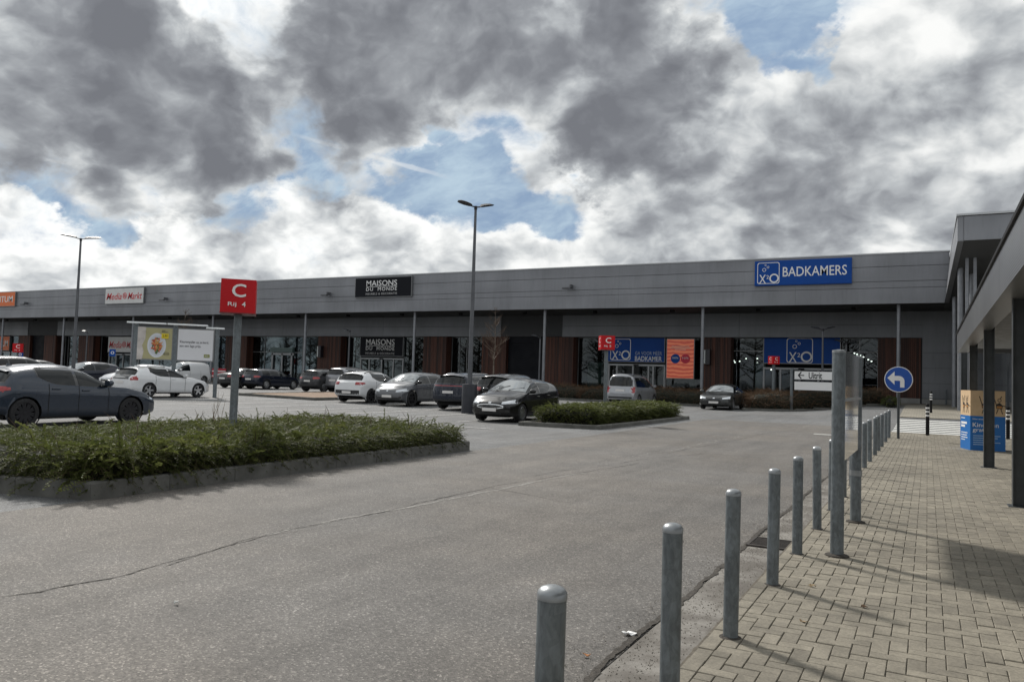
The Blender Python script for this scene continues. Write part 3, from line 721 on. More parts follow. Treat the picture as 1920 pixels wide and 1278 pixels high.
for i in range(5):
    Yp = 11.95+5.82*(i-1)
    if Yp < 6 : continue
    x0 = 1.06; b = MB(); z0 = float(gz(x0, Yp))+.03; h, w, t = .09, .16, .012
    b.box(x0-h, x0-h+t, Yp-w/2, Yp+w/2, z0, 2.85).box(x0+h-t, x0+h, Yp-w/2, Yp+w/2, z0, 2.85).box(x0-h+t, x0+h-t, Yp-.006, Yp+.006, z0, 2.85)
    o = kp(b, 'post', M_post); link('base_plate', MB().bbox(x0-.14, x0+.14, Yp-.14, Yp+.14, z0-.002, z0+.015, .004).mesh('base_plate'), M_post, o)
    Yq = Yp; b = MB(); x1 = 4.6
    b.box(x1-h, x1+h, Yp-w/2, Yp+w/2, z0, 2.85); kp(b, 'post', M_post)
# ================================================================ store signs
M_wht = mat('letter_white', (.78, .78, .77), .5)
M_blue = mat('sign_blue', (.004, .062, .30), .45, spec=.2, var=.05); M_blk = mat('sign_black', (.006, .007, .011), .5, spec=.15); M_redl = mat('letter_red', (.55, .012, .02), .4)
M_signw = mat('sign_white', (.62, .62, .61), .45, var=.08, vscale=2); M_org = mat('sign_orange', (.68, .14, .02), .45)
def board(name, label, pa, pb, pt, pbm, Y, m, side=M_alu, thick=.16):
    """flat box sign hung at plane Y, its outline taken from the photograph"""
    pm = (pt+pbm)/2; xa, xb = on_y(pa, pm, Y)[0], on_y(pb, pm, Y)[0]; zm = on_y((pa+pb)/2, pm, Y)[1]
    zt, zb = on_y((pa+pb)/2, pt, Y)[1], on_y((pa+pb)/2, pbm, Y)[1]
    t = thing(name, label, 'sign', ((xa+xb)/2, Y, (zt+zb)/2), 0, 'shop signs'); w, h = xb-xa, zt-zb
    build(MB().box(-w/2, w/2, -thick, .0, -h/2, h/2), 'casing', side, t)
    build(MB().box(-w/2+.05, w/2-.05, -thick-.012, -thick, -h/2+.05, h/2-.05), 'panel', m, t)
    return t, w, h, -thick-.012
def x2o(t, cx, cz, s, y):
    fr = MB(); r = .10*s; n = 6; th = .028*s
    pts = []
    for (sx, sz, a0) in ((1, 1, 0), (-1, 1, 90), (-1, -1, 180), (1, -1, 270)):
        for k in range(n+1):
            a = R(a0+90*k/n); pts.append((sx*(.5*s-r)+r*math.cos(a), sz*(.5*s-r)+r*math.sin(a)))
    N = len(pts)
    for i in range(N):
        a, b = pts[i], pts[(i+1) % N]; k = 1-2*th/s
        fr.plate([(cx+a[0]*k, cz+a[1]*k), (cx+a[0], cz+a[1]), (cx+b[0], cz+b[1]), (cx+b[0]*k, cz+b[1]*k)], y-.012, y-.0005)
    ring_plate(fr, cx-.05*s-.14*s, cz+.16*s, .085*s, .022*s, y-.012, y-.0005); ring_plate(fr, cx-.02*s, cz+.28*s, .055*s, .018*s, y-.012, y-.0005); ring_plate(fr, cx-.13*s, cz+.38*s, .04*s, .015*s, y-.012, y-.0005)
    ring_plate(fr, cx+.26*s, cz-.25*s, .215*s, .065*s, y-.016, y-.0005, 36)
    build(fr, 'emblem', M_wht, t)
    lettering('X', M_wht, t, (cx-.26*s, y-.0005, cz-.27*s), .30*s, .40*s, bold=.005); lettering('2', M_wht, t, (cx-.03*s, y-.0005, cz-.18*s), .11*s, .17*s, bold=.003)
t, w, h, y = board('shop_sign', 'long blue sign with white bubble emblem and BADKAMERS on the canopy fascia', 1416, 1597.5, 487, 534, YF-.02, M_blue, M_blue)
x2o(t, -w/2+h*.5+.06, 0, h*.86, y); lettering('BADKAMERS', M_wht, t, (h*.46, y-.0005, .05), w-h-.42, .62, bold=.006)
t, w, h, y = board('shop_sign', 'black MAISONS DU MONDE sign on the canopy fascia', 668, 774, 519.5, 557.5, YF-.02, M_blk)
def mdm(t, w, h, y):
    lettering('MAISONS', M_wht, t, (-.02*w, y-.0005, .20*h), .54*w, .27*h, bold=.005); lettering('DU  MONDE', M_wht, t, (-.02*w, y-.0005, -.09*h), .54*w, .17*h, bold=.003, spacing=1.25)
    lettering('MEUBELS & DECORATIE', mat('letter_grey', (.45, .45, .45), .5), t, (-.02*w, y-.0005, -.32*h), .55*w, .10*h, spacing=1.15)
    build(MB().box(-.29*w, .25*w, y-.012, y-.0005, .02*h, .04*h), 'rule', M_wht, t)
mdm(t, w, h, y)
t, w, h, y = board('shop_sign', 'black MAISONS DU MONDE board above the sliding doors', 677, 758, 631, 668, YG-.1, M_blk); mdm(t, w*1.22, h*1.1, y)
def mm(t, w, h, y):
    lettering('Media', M_redl, t, (-.26*w, y-.0005, -.02*h), .40*w, .42*h, shear=.28, bold=.004); lettering('Markt', M_redl, t, (.28*w, y-.0005, -.02*h), .36*w, .42*h, shear=.28, bold=.004)
    e = MB()
    for r_ in (.20, .13, .06): ring_plate(e, .02*w, 0, r_*h, .035*h, y-.012, y-.0005, 20)
    build(e, 'emblem', M_redl, t)
t, w, h, y = board('shop_sign', 'white MediaMarkt sign with red letters on the canopy fascia', 200, 272, 540, 569.5, YF-.02, M_signw); mm(t, w, h, y)
t, w, h, y = board('shop_sign', 'white MediaMarkt board with red letters above the entrance doors', 205, 264, 631, 660.5, YG-.1, M_signw); mm(t, w, h, y)
def nt(t, w, h, y):
    lettering('KWANTUM', M_wht, t, (.0, y-.0005, 0), w*.86, h*.42, bold=.008)
t, w, h, y = board('shop_sign', 'orange sign with white capitals ending in NTUM on the canopy fascia', -31, 31, 548, 575, YF-.02, M_org); nt(t, w, h, y)
t, w, h, y = board('shop_sign', 'orange board ending in NTUM above the far left shop doors', -19, 20, 630, 657, YG-.1, M_org); nt(t, w, h, y)
t, w, h, y = board('shop_sign', 'blue board GA VOOR MEER BADKAMER above the doors beside the orange screen', 1141, 1248, 632, 679, YG-.1, M_blue)
x2o(t, -.27*w, 0, h*.86, y); lettering('GA VOOR MÉÉR', mat('letter_pale', (.42, .48, .58), .5), t, (.22*w, y-.0005, -.12*h), .46*w, .17*h); lettering('BADKAMER', M_wht, t, (.22*w, y-.0005, -.35*h), .46*w, .19*h, bold=.008)
t, w, h, y = board('shop_sign', 'blue board with only the white bubble emblem above the sliding doors', 1432, 1577, 632, 682.5, YG-.1, M_blue); x2o(t, -.02*w, 0, h*.92, y)
# backlit advertising screen
def screen_fn(g, b):
    p = g.vmath('ADD', g.vmath('MULTIPLY', g.pos, (.55, 1, 2.0)), g.vmath('SCALE', g.noise(g.pos, .7, 3, out=1), scale=1.0))
    wv = g.node('ShaderNodeTexWave', wave_type='BANDS', bands_direction='Z'); wv.inputs['Scale'].default_value = .55; wv.inputs['Distortion'].default_value = 1.2; g.put(wv.inputs['Vector'], p)
    c = g.mix(wv.outputs['Fac'], (.48, .07, .045), (.70, .20, .10)); g.put(b.inputs['Base Color'], c)
    g.put(b.inputs['Emission Color'], c); b.inputs['Emission Strength'].default_value = .28; b.inputs['Roughness'].default_value = .3
t, w, h, y = board('advertising_screen', 'tall orange wavy advertising screen beside the blue entrance board', 1250.5, 1303, 635, 710, YW-.2, mat('screen_orange', fn=screen_fn))
for o in t.children: pass
for (cx_, m_) in ((-.17, M_blue), (.19, mat('disc_red', (.62, .012, .05), .4))):
    d = MB(); pts = [(cx_*w+.165*w*math.cos(a), -.0*h+.165*w*math.sin(a)) for a in np.linspace(0, 2*math.pi, 28, endpoint=False)]; d.plate(pts, y-.008, y-.0005); build(d, 'disc', m_, t)
lettering('50%', M_wht, t, (-.17*w, y-.009, .02*h), .22*w, .045*h); lettering('10%', M_wht, t, (.19*w, y-.009, .02*h), .22*w, .045*h)
for z_, w_ in ((.30, .62), (.26, .74), (.22, .40)): build(MB().box(-w_*w/2, w_*w/2, y-.006, y-.0005, z_*h, z_*h+.05), 'text_line', mat('screen_text', (.8, .55, .45), .4), t)
# ================================================================ cars
def glassy(g, b): pass
M_cgl = mat('car_glass', (.006, .008, .009), .03, spec=.45); M_wsg = mat('windscreen_glass', (.30, .32, .33), .06, metal=.5, spec=.8)
M_cgl2 = mat('car_glass_tinted', (.004, .005, .005), .04, spec=.5)
M_tyre = mat('tyre_rubber', (.018, .018, .019), .85, var=.2, vscale=15)
M_rimS = mat('rim_silver', (.55, .56, .58), .28, metal=.9); M_rimB = mat('rim_black', (.022, .022, .025), .35, metal=.5)
M_plast = mat('black_plastic', (.022, .023, .024), .6); M_gloss = mat('gloss_black', (.01, .01, .011), .08, coat=1)
M_under = mat('underbody', (.008, .008, .008), .9)
M_tail = mat('tail_lamp', (.33, .006, .010), .12, coat=1); M_head = mat('head_lamp', (.62, .65, .68), .10, metal=.35, coat=1)
M_chrome = mat('chrome', (.75, .76, .77), .12, metal=1); M_plate = mat('plate_white', (.72, .70, .68), .45); M_gap = mat('shut_line', (.006, .006, .007), .8)
def paint(name, col, metal=.0):
    def fn(g, b):
        n = g.noise(g.pos, 1.4, 6, .65); nf = g.noise(g.pos, 9, 5, .7)
        b.inputs['Metallic'].default_value = metal; b.inputs['Specular IOR Level'].default_value = .12; b.inputs['Coat Weight'].default_value = 1; b.inputs['Coat Roughness'].default_value = .05
        s_ = g.node('ShaderNodeSeparateXYZ'); g.put(s_.inputs[0], g.node('ShaderNodeTexCoord').outputs['Object'])
        dirt = g.math('MULTIPLY', g.mrange(s_.outputs[2], .6, .22, 0, .16), g.mrange(nf, .3, .7, .3, 1))     # road film on the sills
        c = g.mix(dirt, tuple(col), (.12, .11, .10)); g.put(b.inputs['Base Color'], c)
        g.put(b.inputs['Roughness'], g.math('ADD', g.mrange(n, .3, .7, .24, .36), g.math('MULTIPLY', dirt, .3)))
    return mat(name, fn=fn)
WHEEL = {}
def wheel_meshes(style, r, w):
    key = (style, round(r, 3), round(w, 3))
    if key in WHEEL: return WHEEL[key]
    hw = w/2; rr = r*.70
    ty = MB().lathe([(rr, -hw*.92), (r*.86, -hw), (r*.955, -hw*.93), (r, -hw*.70), (r, hw*.70), (r*.955, hw*.93), (r*.86, hw), (rr, hw*.92), (rr*.97, hw*.6)], 30, 'y').mesh('tyre', 40)
    dish = MB().lathe([(rr*.99, hw*.80), (rr*.93, hw*.86), (rr*.90, hw*.55), (rr*.88, -hw*.6)], 30, 'y'); rim = dish
    n = {'five': 5, 'ten': 10, 'multi': 9, 'turbine': 6, 'seven': 7}[style]
    for k in range(n):
        a = 2*math.pi*k/n
        for sgn in ((-1, 1) if style in ('ten', 'multi') else (0,)):
            da = sgn*.13; w0, w1 = (.055, .045) if style == 'five' else ((.05, .06) if style in ('turbine', 'seven') else (.030, .026))
            tw = .32 if style == 'turbine' else 0
            p = []
            for (rad, wd, yy, aa) in ((rr*.14, w0, .78, a), (rr*.93, w1, .84, a+da+tw)):
                cx, cz = rad*math.cos(aa), rad*math.sin(aa); tx, tz = -math.sin(aa), math.cos(aa)
                for s in (-1, 1):
                    for y in (hw*yy, hw*(yy-.35)): p.append((cx+tx*wd*s*r/.32*.8, y, cz+tz*wd*s*r/.32*.8))
            rim.add(p, [(0, 2, 6, 4), (1, 5, 7, 3), (0, 4, 5, 1), (2, 3, 7, 6), (0, 1, 3, 2), (4, 6, 7, 5)])
    rim.lathe([(rr*.001, hw*.84), (rr*.20, hw*.82), (rr*.22, hw*.5)], 14, 'y')
    hub = MB().lathe([(.001, hw*.25), (rr*.62, hw*.25), (rr*.62, -hw*.3), (rr*.95, -hw*.35), (.001, -hw*.4)], 24, 'y')
    WHEEL[key] = (ty, rim.mesh('rim', 40), hub.mesh('wheel', 40)); return WHEEL[key]
def smooth_curve(pts, xs_, k=.0):
    p = np.array(pts, float); y = np.interp(xs_, p[:, 0], p[:, 1])
    if k:
        d = np.linspace(p[0, 0], p[-1, 0], 600); yd = np.interp(d, p[:, 0], p[:, 1]); w = max(3, int(k/(d[1]-d[0]))) | 1; ker = np.hanning(w+2)[1:-1]; ker /= ker.sum()
        pad = w//2; yp = np.concatenate([2*yd[0]-yd[pad:0:-1], yd, 2*yd[-1]-yd[-2:-pad-2:-1]]); ys_ = np.convolve(yp, ker, 'valid'); y = np.interp(xs_, d, ys_)
    return y
# body styles: s runs from the front bumper (0) to the rear bumper (1) ; heights in metres for a 1.45 m tall car
STY = {
 'hatch': dict(top=[(0, .62), (.012, .70), (.05, .78), (.14, .88), (.245, .975), (.27, 1.0), (.44, 1.36), (.52, 1.435), (.62, 1.45), (.75, 1.43), (.86, 1.37), (.905, 1.33), (.965, 1.02), (.985, .95), (1, .90)],
               belt=[(0, .60), (.05, .70), (.25, .90), (.5, .94), (.8, 1.0), (.93, 1.02), (1, .86)], glass=[(.315, .525), (.545, .77)], kick=(.64, .77, .16), ws=(.275, .445), rear=(1.03, 1.28), hood=.25),
 'tall': dict(top=[(0, .66), (.012, .76), (.05, .84), (.12, .93), (.19, 1.0), (.21, 1.02), (.37, 1.37), (.46, 1.44), (.6, 1.45), (.78, 1.43), (.9, 1.36), (.935, 1.30), (.975, 1.03), (.99, .95), (1, .88)],
               belt=[(0, .62), (.05, .74), (.2, .92), (.5, .95), (.8, .99), (.94, 1.02), (1, .86)], glass=[(.25, .50), (.52, .71), (.725, .81)], ws=(.215, .375), rear=(1.03, 1.28), hood=.19),
 'wagon': dict(top=[(0, .60), (.01, .69), (.05, .77), (.14, .87), (.25, .955), (.275, .98), (.43, 1.36), (.5, 1.43), (.6, 1.45), (.78, 1.43), (.90, 1.38), (.935, 1.34), (.98, 1.02), (.99, .95), (1, .88)],
               belt=[(0, .60), (.05, .70), (.25, .90), (.5, .93), (.8, .97), (.95, .99), (1, .84)], glass=[(.315, .515), (.535, .70), (.72, .87)], ws=(.28, .435), rear=(1.02, 1.29), hood=.25),
 'sedan': dict(top=[(0, .60), (.01, .70), (.05, .77), (.14, .86), (.25, .95), (.275, .97), (.42, 1.34), (.5, 1.42), (.58, 1.45), (.68, 1.41), (.86, 1.08), (.88, 1.06), (.97, 1.03), (.985, .98), (1, .85)],
               belt=[(0, .60), (.05, .70), (.25, .88), (.5, .92), (.8, .97), (.95, .98), (1, .84)], glass=[(.31, .51), (.53, .68), (.695, .75)], ws=(.28, .425), rear=None, hood=.25),
 'suv': dict(top=[(0, .66), (.01, .76), (.05, .83), (.14, .91), (.235, .99), (.26, 1.01), (.40, 1.36), (.48, 1.44), (.6, 1.45), (.78, 1.43), (.90, 1.38), (.935, 1.34), (.98, 1.02), (.99, .95), (1, .86)],
               belt=[(0, .62), (.05, .74), (.25, .91), (.5, .94), (.8, .97), (.95, 1.0), (1, .85)], glass=[(.295, .51), (.53, .70), (.72, .84)], ws=(.265, .405), rear=(1.02, 1.29), hood=.24),
 'van': dict(top=[(0, .55), (.01, .66), (.04, .73), (.1, .80), (.175, .87), (.195, .90), (.36, 1.34), (.43, 1.41), (.55, 1.45), (.8, 1.45), (.93, 1.43), (.965, 1.39), (.985, .9), (.993, .7), (1, .55)],
               belt=[(0, .54), (.05, .64), (.2, .82), (.5, .84), (.8, .85), (.95, .85), (1, .54)], glass=[(.225, .465), (.50, .70), (.73, .89)], ws=(.20, .365), rear=(.89, 1.30), hood=.17),
}
_h = STY['hatch']; _mp = lambda a: float(np.interp(a, [0, .05, .27, .445, .52, .62, 1], [0, .055, .335, .50, .56, .62, 1]))
STY['longhatch'] = dict(top=[(_mp(a), b) for a, b in _h['top']], belt=_h['belt'], glass=[(.375, .555), (.575, .775)], kick=(.66, .775, .15), ws=(.34, .50), rear=_h['rear'], hood=.32)
def make_car(label, style, paint_m, L, Wd, H, wb, r, wheel='five', rim=M_rimS, loc=(0, 0, 0), heading=1, fo=None, panel_van=False, cladding=False, rails=False, two_tone=False, rear_glass=M_cgl2,
             tail='side', plate_f=True, glass_m=M_cgl, side_glass=None, detail=True, black_hatch=False, group='cars parked in the rows', yaw=0., light_bar=False, rail_m=None, cat='car', grille='low', name='parked_car'):
    S = STY[style]; k = H/1.45
    x, y = loc[0], loc[1]; z = float(gz(x, y))
    t = thing(name, label, cat, (x, y, z+.008), (math.pi/2 if heading > 0 else -math.pi/2)+R(yaw), group)
    fo = fo if fo is not None else (L-wb)*.49
    NX, NL, NU = 84, 9, 15
    ss = np.unique(np.concatenate([np.linspace(0, 1, NX), [.004, .01, .02, .98, .99, .996]])); n = len(ss)
    zt = smooth_curve([(a, b*k) for a, b in S['top']], ss, .05); zbt = np.minimum(smooth_curve([(a, b*k) for a, b in S['belt']], ss, .06), zt-.015)
    pw = smooth_curve([(0, .84), (.02, .90), (.07, .965), (.16, .995), (.3, 1), (.7, 1), (.88, .985), (.95, .955), (.985, .91), (1, .86)], ss, .03)*Wd/2
    z0 = smooth_curve([(0, .25), (.06, .19), (.2, .20), (.8, .21), (.94, .25), (1, .33)], ss, .05)*(r/.32)
    tum = (.30 if style != 'van' else .20)*np.clip((zt-zbt)/(.45*k), 0, 1)
    V = []
    gt_ = np.array([0, .06, .15, .30, .48, .64, .77, .83, .92, 1.0]); gv = np.array([.90, .955, .985, .984, .984, .990, 1.0, .984, .970, .955])
    ut = 1-(1-np.linspace(0, 1, NU+1)[1:])**1.7
    for i in range(n):
        sec = []
        for a, b in zip(gt_, gv): sec.append((pw[i]*b, z0[i]+(zbt[i]-z0[i])*a))
        hgt = zt[i]-zbt[i]; cab = np.clip((hgt-.1)/.3, 0, 1); pe = 2.3+3.7*cab
        for u in ut:
            yy = pw[i]*.955*(1-tum[i]*u)*max(0., 1-u**pe)**(1/(2.0+.3*cab)); sec.append((yy, zbt[i]+hgt*u))
        V.append(sec)
    V = np.array(V); m = V.shape[1]; P = np.zeros((n, 2*m-1, 3))
    xl = L/2-ss*L
    P[:, :m, 1] = V[:, :, 0]; P[:, m:, 1] = -V[:, ::-1, 0][:, 1:]; P[:, :m, 2] = V[:, :, 1]; P[:, m:, 2] = V[:, ::-1, 1][:, 1:]; P[:, :, 0] = xl[:, None]
    def warp(Q):
        Q = Q.copy(); X, Y, Z = Q[..., 0], Q[..., 1], Q[..., 2]
        wf = sstep(L/2-.55, L/2, X); wr = sstep(-L/2+.45, -L/2, X)
        yn = np.abs(Y)/(Wd/2)
        Q[..., 0] = X-wf*(.20*yn**2.6+.10*np.clip((Z-.48*k)/(.25*k), 0, 1.2)**2+.07*np.clip((.34-Z)/.15, 0, 1))+wr*(.13*yn**3+.03*np.clip((Z-.6*k)/(.3*k), 0, 1)+.09*np.clip((.42-Z)/.2, 0, 1))
        return Q
    xf, xr = L/2-fo, L/2-fo-wb; ar = r*1.14
    mb = MB(); W_ = 2*m-1; P = warp(P)
    for cxw in (xf, xr):                                            # open the wheel arches
        dx, dz = P[..., 0]-cxw, P[..., 2]-r; d = np.hypot(dx, dz); ins = (d < ar) & (np.abs(P[..., 1]) > .45*Wd*.8) & (P[..., 2] < .85*k)
        f = np.where(ins, ar/np.maximum(d, .02), 1); P[..., 0] = cxw+dx*f; P[..., 2] = np.where(ins, np.maximum(r+dz*f, .0), P[..., 2]); ins_all = ins
    mb.v = [tuple(p) for p in P.reshape(-1, 3)]
    for i in range(n-1):
        for j in range(W_-1):
            a = i*W_+j; q = (a, a+1, a+W_+1, a+W_)
            c = P.reshape(-1, 3)[list(q)].mean(0)
            if any(math.hypot(c[0]-cxw, c[2]-r) < ar*.985 for cxw in (xf, xr)) and abs(c[1]) > .3*Wd: continue
            if c[2] < r*.2: continue
            mb.f.append(q)
    for i, rev in ((0, False), (n-1, True)):                         # front and rear faces
        G = np.zeros((m, 13, 3)); 
        for q in range(m): G[q, :, 1] = np.linspace(V[i, q, 0], -V[i, q, 0], 13); G[q, :, 2] = V[i, q, 1]
        G[..., 0] = xl[i]; G = warp(G)
        if rev: G = G[:, ::-1]
        mb.grid(G)
    me = mb.mesh('body'); bm = bmesh.new(); bm.from_mesh(me); bmesh.ops.remove_doubles(bm, verts=bm.verts, dist=.0015); bmesh.ops.recalc_face_normals(bm, faces=bm.faces)
    tree = BVHTree.FromBMesh(bm); bm.to_mesh(me); bm.free(); smooth_mesh(me, 42)
    body = link('body', me, paint_m, t)
    zt_at = lambda X: float(np.interp(-X, -xl, zt)); zb_at = lambda X: float(np.interp(-X, -xl, zbt))
    cxm = 0.0
    def cast(o, d):
        h = tree.ray_cast(Vector(o), Vector(d)); return (h[0], h[1]) if h[0] is not None else (None, None)
    def patch(G, d, name, m_, off=.005, parent=None, th=True):
        """a panel that follows the body surface: rays from the points of grid G along d"""
        G = np.asarray(G); r_, c_ = G.shape[:2]; Q = np.zeros_like(G); ok = np.ones((r_, c_), bool); dv = Vector(d)
        for i in range(r_):
            for j in range(c_):
                h, nn = cast(G[i, j], d)
                if h is None: ok[i, j] = False; continue
                if nn.dot(dv) > 0: nn = -nn
                Q[i, j] = h+nn*off*.3-dv*off*.8
        b = MB(); idx = {}
        for i in range(r_-1):
            for j in range(c_-1):
                if ok[i:i+2, j:j+2].all() and np.ptp(Q[i:i+2, j:j+2] @ np.array(d, float)) < .16:
                    q = [(i, j), (i, j+1), (i+1, j+1), (i+1, j)]
                    for e in q:
                        if e not in idx: idx[e] = len(b.v); b.v.append(tuple(Q[e]))
                    b.f.append(tuple(idx[e] for e in q))
        if not b.f: return None
        me_ = b.mesh(name); bm_ = bmesh.new(); bm_.from_mesh(me_)
        for fc in bm_.faces:
            fc.normal_update()
            if fc.normal.dot(dv) > 0: fc.normal_flip()
        bm_.to_mesh(me_); bm_.free(); smooth_mesh(me_, 179)
        return link(name, me_, m_, parent or t)
    def side(xa, xb, lo, hi, name, m_, sgn, nx=10, nz=6, **kw):
        xx = np.linspace(xa, xb, nx); G = np.zeros((nz, nx, 3))
        for j, X in enumerate(xx):
            a, b = (lo(X) if callable(lo) else lo), (hi(X) if callable(hi) else hi); b = max(b, a+.002)
            G[:, j, 0] = X; G[:, j, 2] = np.linspace(a, b, nz)
        G[..., 1] = 3*sgn
        return patch(G, (0, -sgn, 0), name, m_, **kw)
    def end(ya, yb, lo, hi, name, m_, front, ny=9, nz=5, **kw):
        yy = np.linspace(ya, yb, ny); G = np.zeros((nz, ny, 3))
        for j, Y in enumerate(yy):
            a, b = (lo(Y) if callable(lo) else lo), (hi(Y) if callable(hi) else hi)
            G[:, j, 1] = Y; G[:, j, 2] = np.linspace(a, b, nz)
        G[..., 0] = 4 if front else -4
        return patch(G, (-1 if front else 1, 0, 0), name, m_, **kw)
    # windows along the sides
    head = lambda X: zb_at(X)+(zt_at(X)-zb_at(X))*.865-.005; kk = S.get('kick', (2, 3, 0)); sill = lambda X: zb_at(X)+.012+kk[2]*float(np.clip(((.5-X/L)-kk[0])/(kk[1]-kk[0]), 0, 1))**2
    allx = [L/2-a*L for pr in S['glass'] for a in pr]
    sg = side_glass or glass_m
    for sgn in (1, -1):
        gl = S['glass'][:1] if panel_van else S['glass']
        xa_, xb_ = L/2-gl[0][0]*L+.12, L/2-gl[-1][1]*L-.04
        side(xa_, xb_, lambda X: sill(X)-.014, lambda X: min(head(X)+.016, zb_at(X)+(zt_at(X)-zb_at(X))*.93), 'window_trim', M_gloss, sgn, nx=26, off=.003)
        for gi, (a, b) in enumerate(gl):
            w = side(L/2-a*L+(.10 if gi == 0 else 0), L/2-b*L, sill, head, 'window', (M_cgl2 if gi == 2 else sg), sgn, nx=14, nz=6, off=.007)
        # doors: shut lines, handles
        if detail:
            ends = [L/2-S['glass'][0][0]*L+.02, L/2-S['glass'][0][1]*L-.02*0, L/2-min(.715, S['glass'][1][1])*L-.06]
            for q, X in enumerate(ends):
                zl = .27*r/.32
                side(X-.008, X+.008, zl, lambda x_: zb_at(x_)+.01, 'shut_line', M_gap, sgn, nx=2, nz=12, off=.003)
            for q in range(2):
                X = ends[q+1]+.17; Z = zb_at(X)-.10*k; h, nn = cast((X, 3*sgn, Z), (0, -sgn, 0))
                if h is not None: build(MB().bbox(X-.10, X+.10, h.y-.02, h.y+.022, Z-.018, Z+.018, .008), 'door_handle', paint_m, t)
            if cladding: side(ends[2]+.1, ends[0]-.06, .245*r/.32, .33*r/.32, 'sill_trim', M_plast, sgn, nx=12, nz=3, off=.004)
        # mirror
        X = L/2-S['glass'][0][0]*L-.02; Z = zb_at(X)+.05; h, nn = cast((X, 3*sgn, zb_at(X)-.01), (0, -sgn, 0)); yb = h.y if h is not None else sgn*Wd/2*.95
        mm_ = MB(); c0 = Vector((X-.02, yb+sgn*.115, Z+.055))
        for q, (rx, ry, rz_) in enumerate(((.03, .06, .04), (.075, .098, .075), (.085, .105, .08), (.06, .095, .07))):
            for s in range(10):
                an = 2*math.pi*s/10; mm_.v.append((c0.x+.075-.05*q, c0.y+ry*math.copysign(abs(math.cos(an))**.7, math.cos(an)), c0.z+rz_*math.copysign(abs(math.sin(an))**.7, math.sin(an))))
        for q in range(3):
            for s in range(10): mm_.f.append((q*10+s, q*10+(s+1) % 10, q*10+10+(s+1) % 10, q*10+10+s))
        mm_.f += [tuple(range(9, -1, -1)), tuple(range(30, 40))]
        mi = build(mm_, 'mirror', paint_m if not two_tone else M_gloss, t, smooth=60); link('mirror_arm', MB().box(X-.05, X+.03, min(yb-.02*sgn, yb+.06*sgn), max(yb-.02*sgn, yb+.06*sgn), Z-.02, Z+.015).mesh('mirror_arm'), M_plast, mi)
    # windscreen, rear window
    xa, xb = L/2-S['ws'][0]*L, L/2-S['ws'][1]*L; rowsn = 10
    for nm, m_, off, grow in (('windscreen_trim', M_gloss, .003, .02), ('windscreen', M_wsg, .007, 0)):
        G = np.zeros((rowsn, 17, 3))
        for i, X in enumerate(np.linspace(xa+grow, xb-grow*.6, rowsn)):
            q = (X-xa)/(xb-xa); hw_ = Wd/2*(.855-.155*np.clip(q, 0, 1))+grow; G[i, :, 0] = X+np.linspace(-1, 1, 17)**2*-.05*(1-q); G[i, :, 1] = np.linspace(-hw_, hw_, 17)
        G[..., 2] = 4; patch(G, (0, 0, -1), nm, m_, off=off)
    if detail:
        hx = L/2-S['hood']*L
        for s in (-1, 1):                                            # bonnet edges, wipers
            G = np.zeros((12, 2, 3)); X = np.linspace(L/2-.16, hx-.02, 12); G[:, 0, 0] = G[:, 1, 0] = X; yy = s*Wd/2*np.interp(X, [hx, L/2-.2], [.84, .70]); G[:, 0, 1] = yy-.005; G[:, 1, 1] = yy+.005; G[..., 2] = 4
            patch(G, (0, 0, -1), 'bonnet_gap', M_gap, off=.003)
        if S['rear'] or 1:
            for yq in (.10, -.45):
                p0 = (xa-.02, yq, zt_at(xa-.02)+.02); X = xa-.28; hh, _n = cast((X, yq+.48, 4), (0, 0, -1)); build(MB().tube([p0, (hh.x, hh.y, hh.z+.02)], .008, 5), 'wiper', M_plast, t)
    if S['rear']:
        za, zc = S['rear'][0]*k, S['rear'][1]*k
        for nm, m_, off, gr in (('rear_window_trim', M_gloss, .003, .025), ('rear_window', rear_glass, .007, 0)):
            end(-Wd/2*.76-gr, Wd/2*.76+gr, za-gr, lambda Y: zc+gr-.03*(abs(Y)/(Wd/2))**2, nm, m_, False, 13, 7, off=off)
        # roof spoiler
        xs_sp = -L/2+(1-.905)*L*(.72 if style in ('wagon', 'suv', 'tall') else 1); sp = MB(); zz = zt_at(xs_sp)
        G = np.zeros((4, 11, 3)); yy = np.linspace(-Wd/2*.64, Wd/2*.64, 11)
        for i, (dx, dz) in enumerate(((.16, .004), (.02, .018), (-.10, .0), (-.02, -.05))): G[i, :, 0] = xs_sp+dx+.05*(yy/(Wd/2))**2; G[i, :, 1] = yy; G[i, :, 2] = zz+dz-.055*(yy/(Wd/2*.64))**2
        build(sp.grid(G), 'spoiler', M_gloss if (two_tone or black_hatch) else paint_m, t, smooth=60)
        wz = za+.10; build(MB().tube([(-L/2+.01, 0, za-.01), (-L/2+.06, -.25, za+.06)], .01, 6), 'rear_wiper', M_plast, t)
    else:
        G = np.zeros((8, 13, 3))
        for i, X in enumerate(np.linspace(-L/2+(1-.70)*L, -L/2+(1-.855)*L, 8)): G[i, :, 0] = X; G[i, :, 1] = np.linspace(-1, 1, 13)*Wd/2*(.62+.1*i/7)
        G[..., 2] = 4; patch(G, (0, 0, -1), 'rear_window', rear_glass, off=.006)
    # lamps
    za = .64*k; 
    for s in (-1, 1):
        a, b = s*Wd/2*.50, s*Wd/2*.965
        if style == 'van': hz0, hz1 = .52*k, .66*k
        else: hz0, hz1 = .575*k, .70*k
        end(a, b, lambda Y: hz0+.045*k*(abs(Y)-abs(a))/(abs(b)-abs(a)), lambda Y: hz0+.05*k+(hz1-hz0)*(.25+.75*(abs(Y)-abs(a))/(abs(b)-abs(a))), 'headlight', M_head, True, 9, 5, off=.007)
        if detail: end(s*Wd/2*.66, s*Wd/2*.80, .33*k, .40*k, 'fog_lamp', M_gloss, True, 4, 3, off=.005)
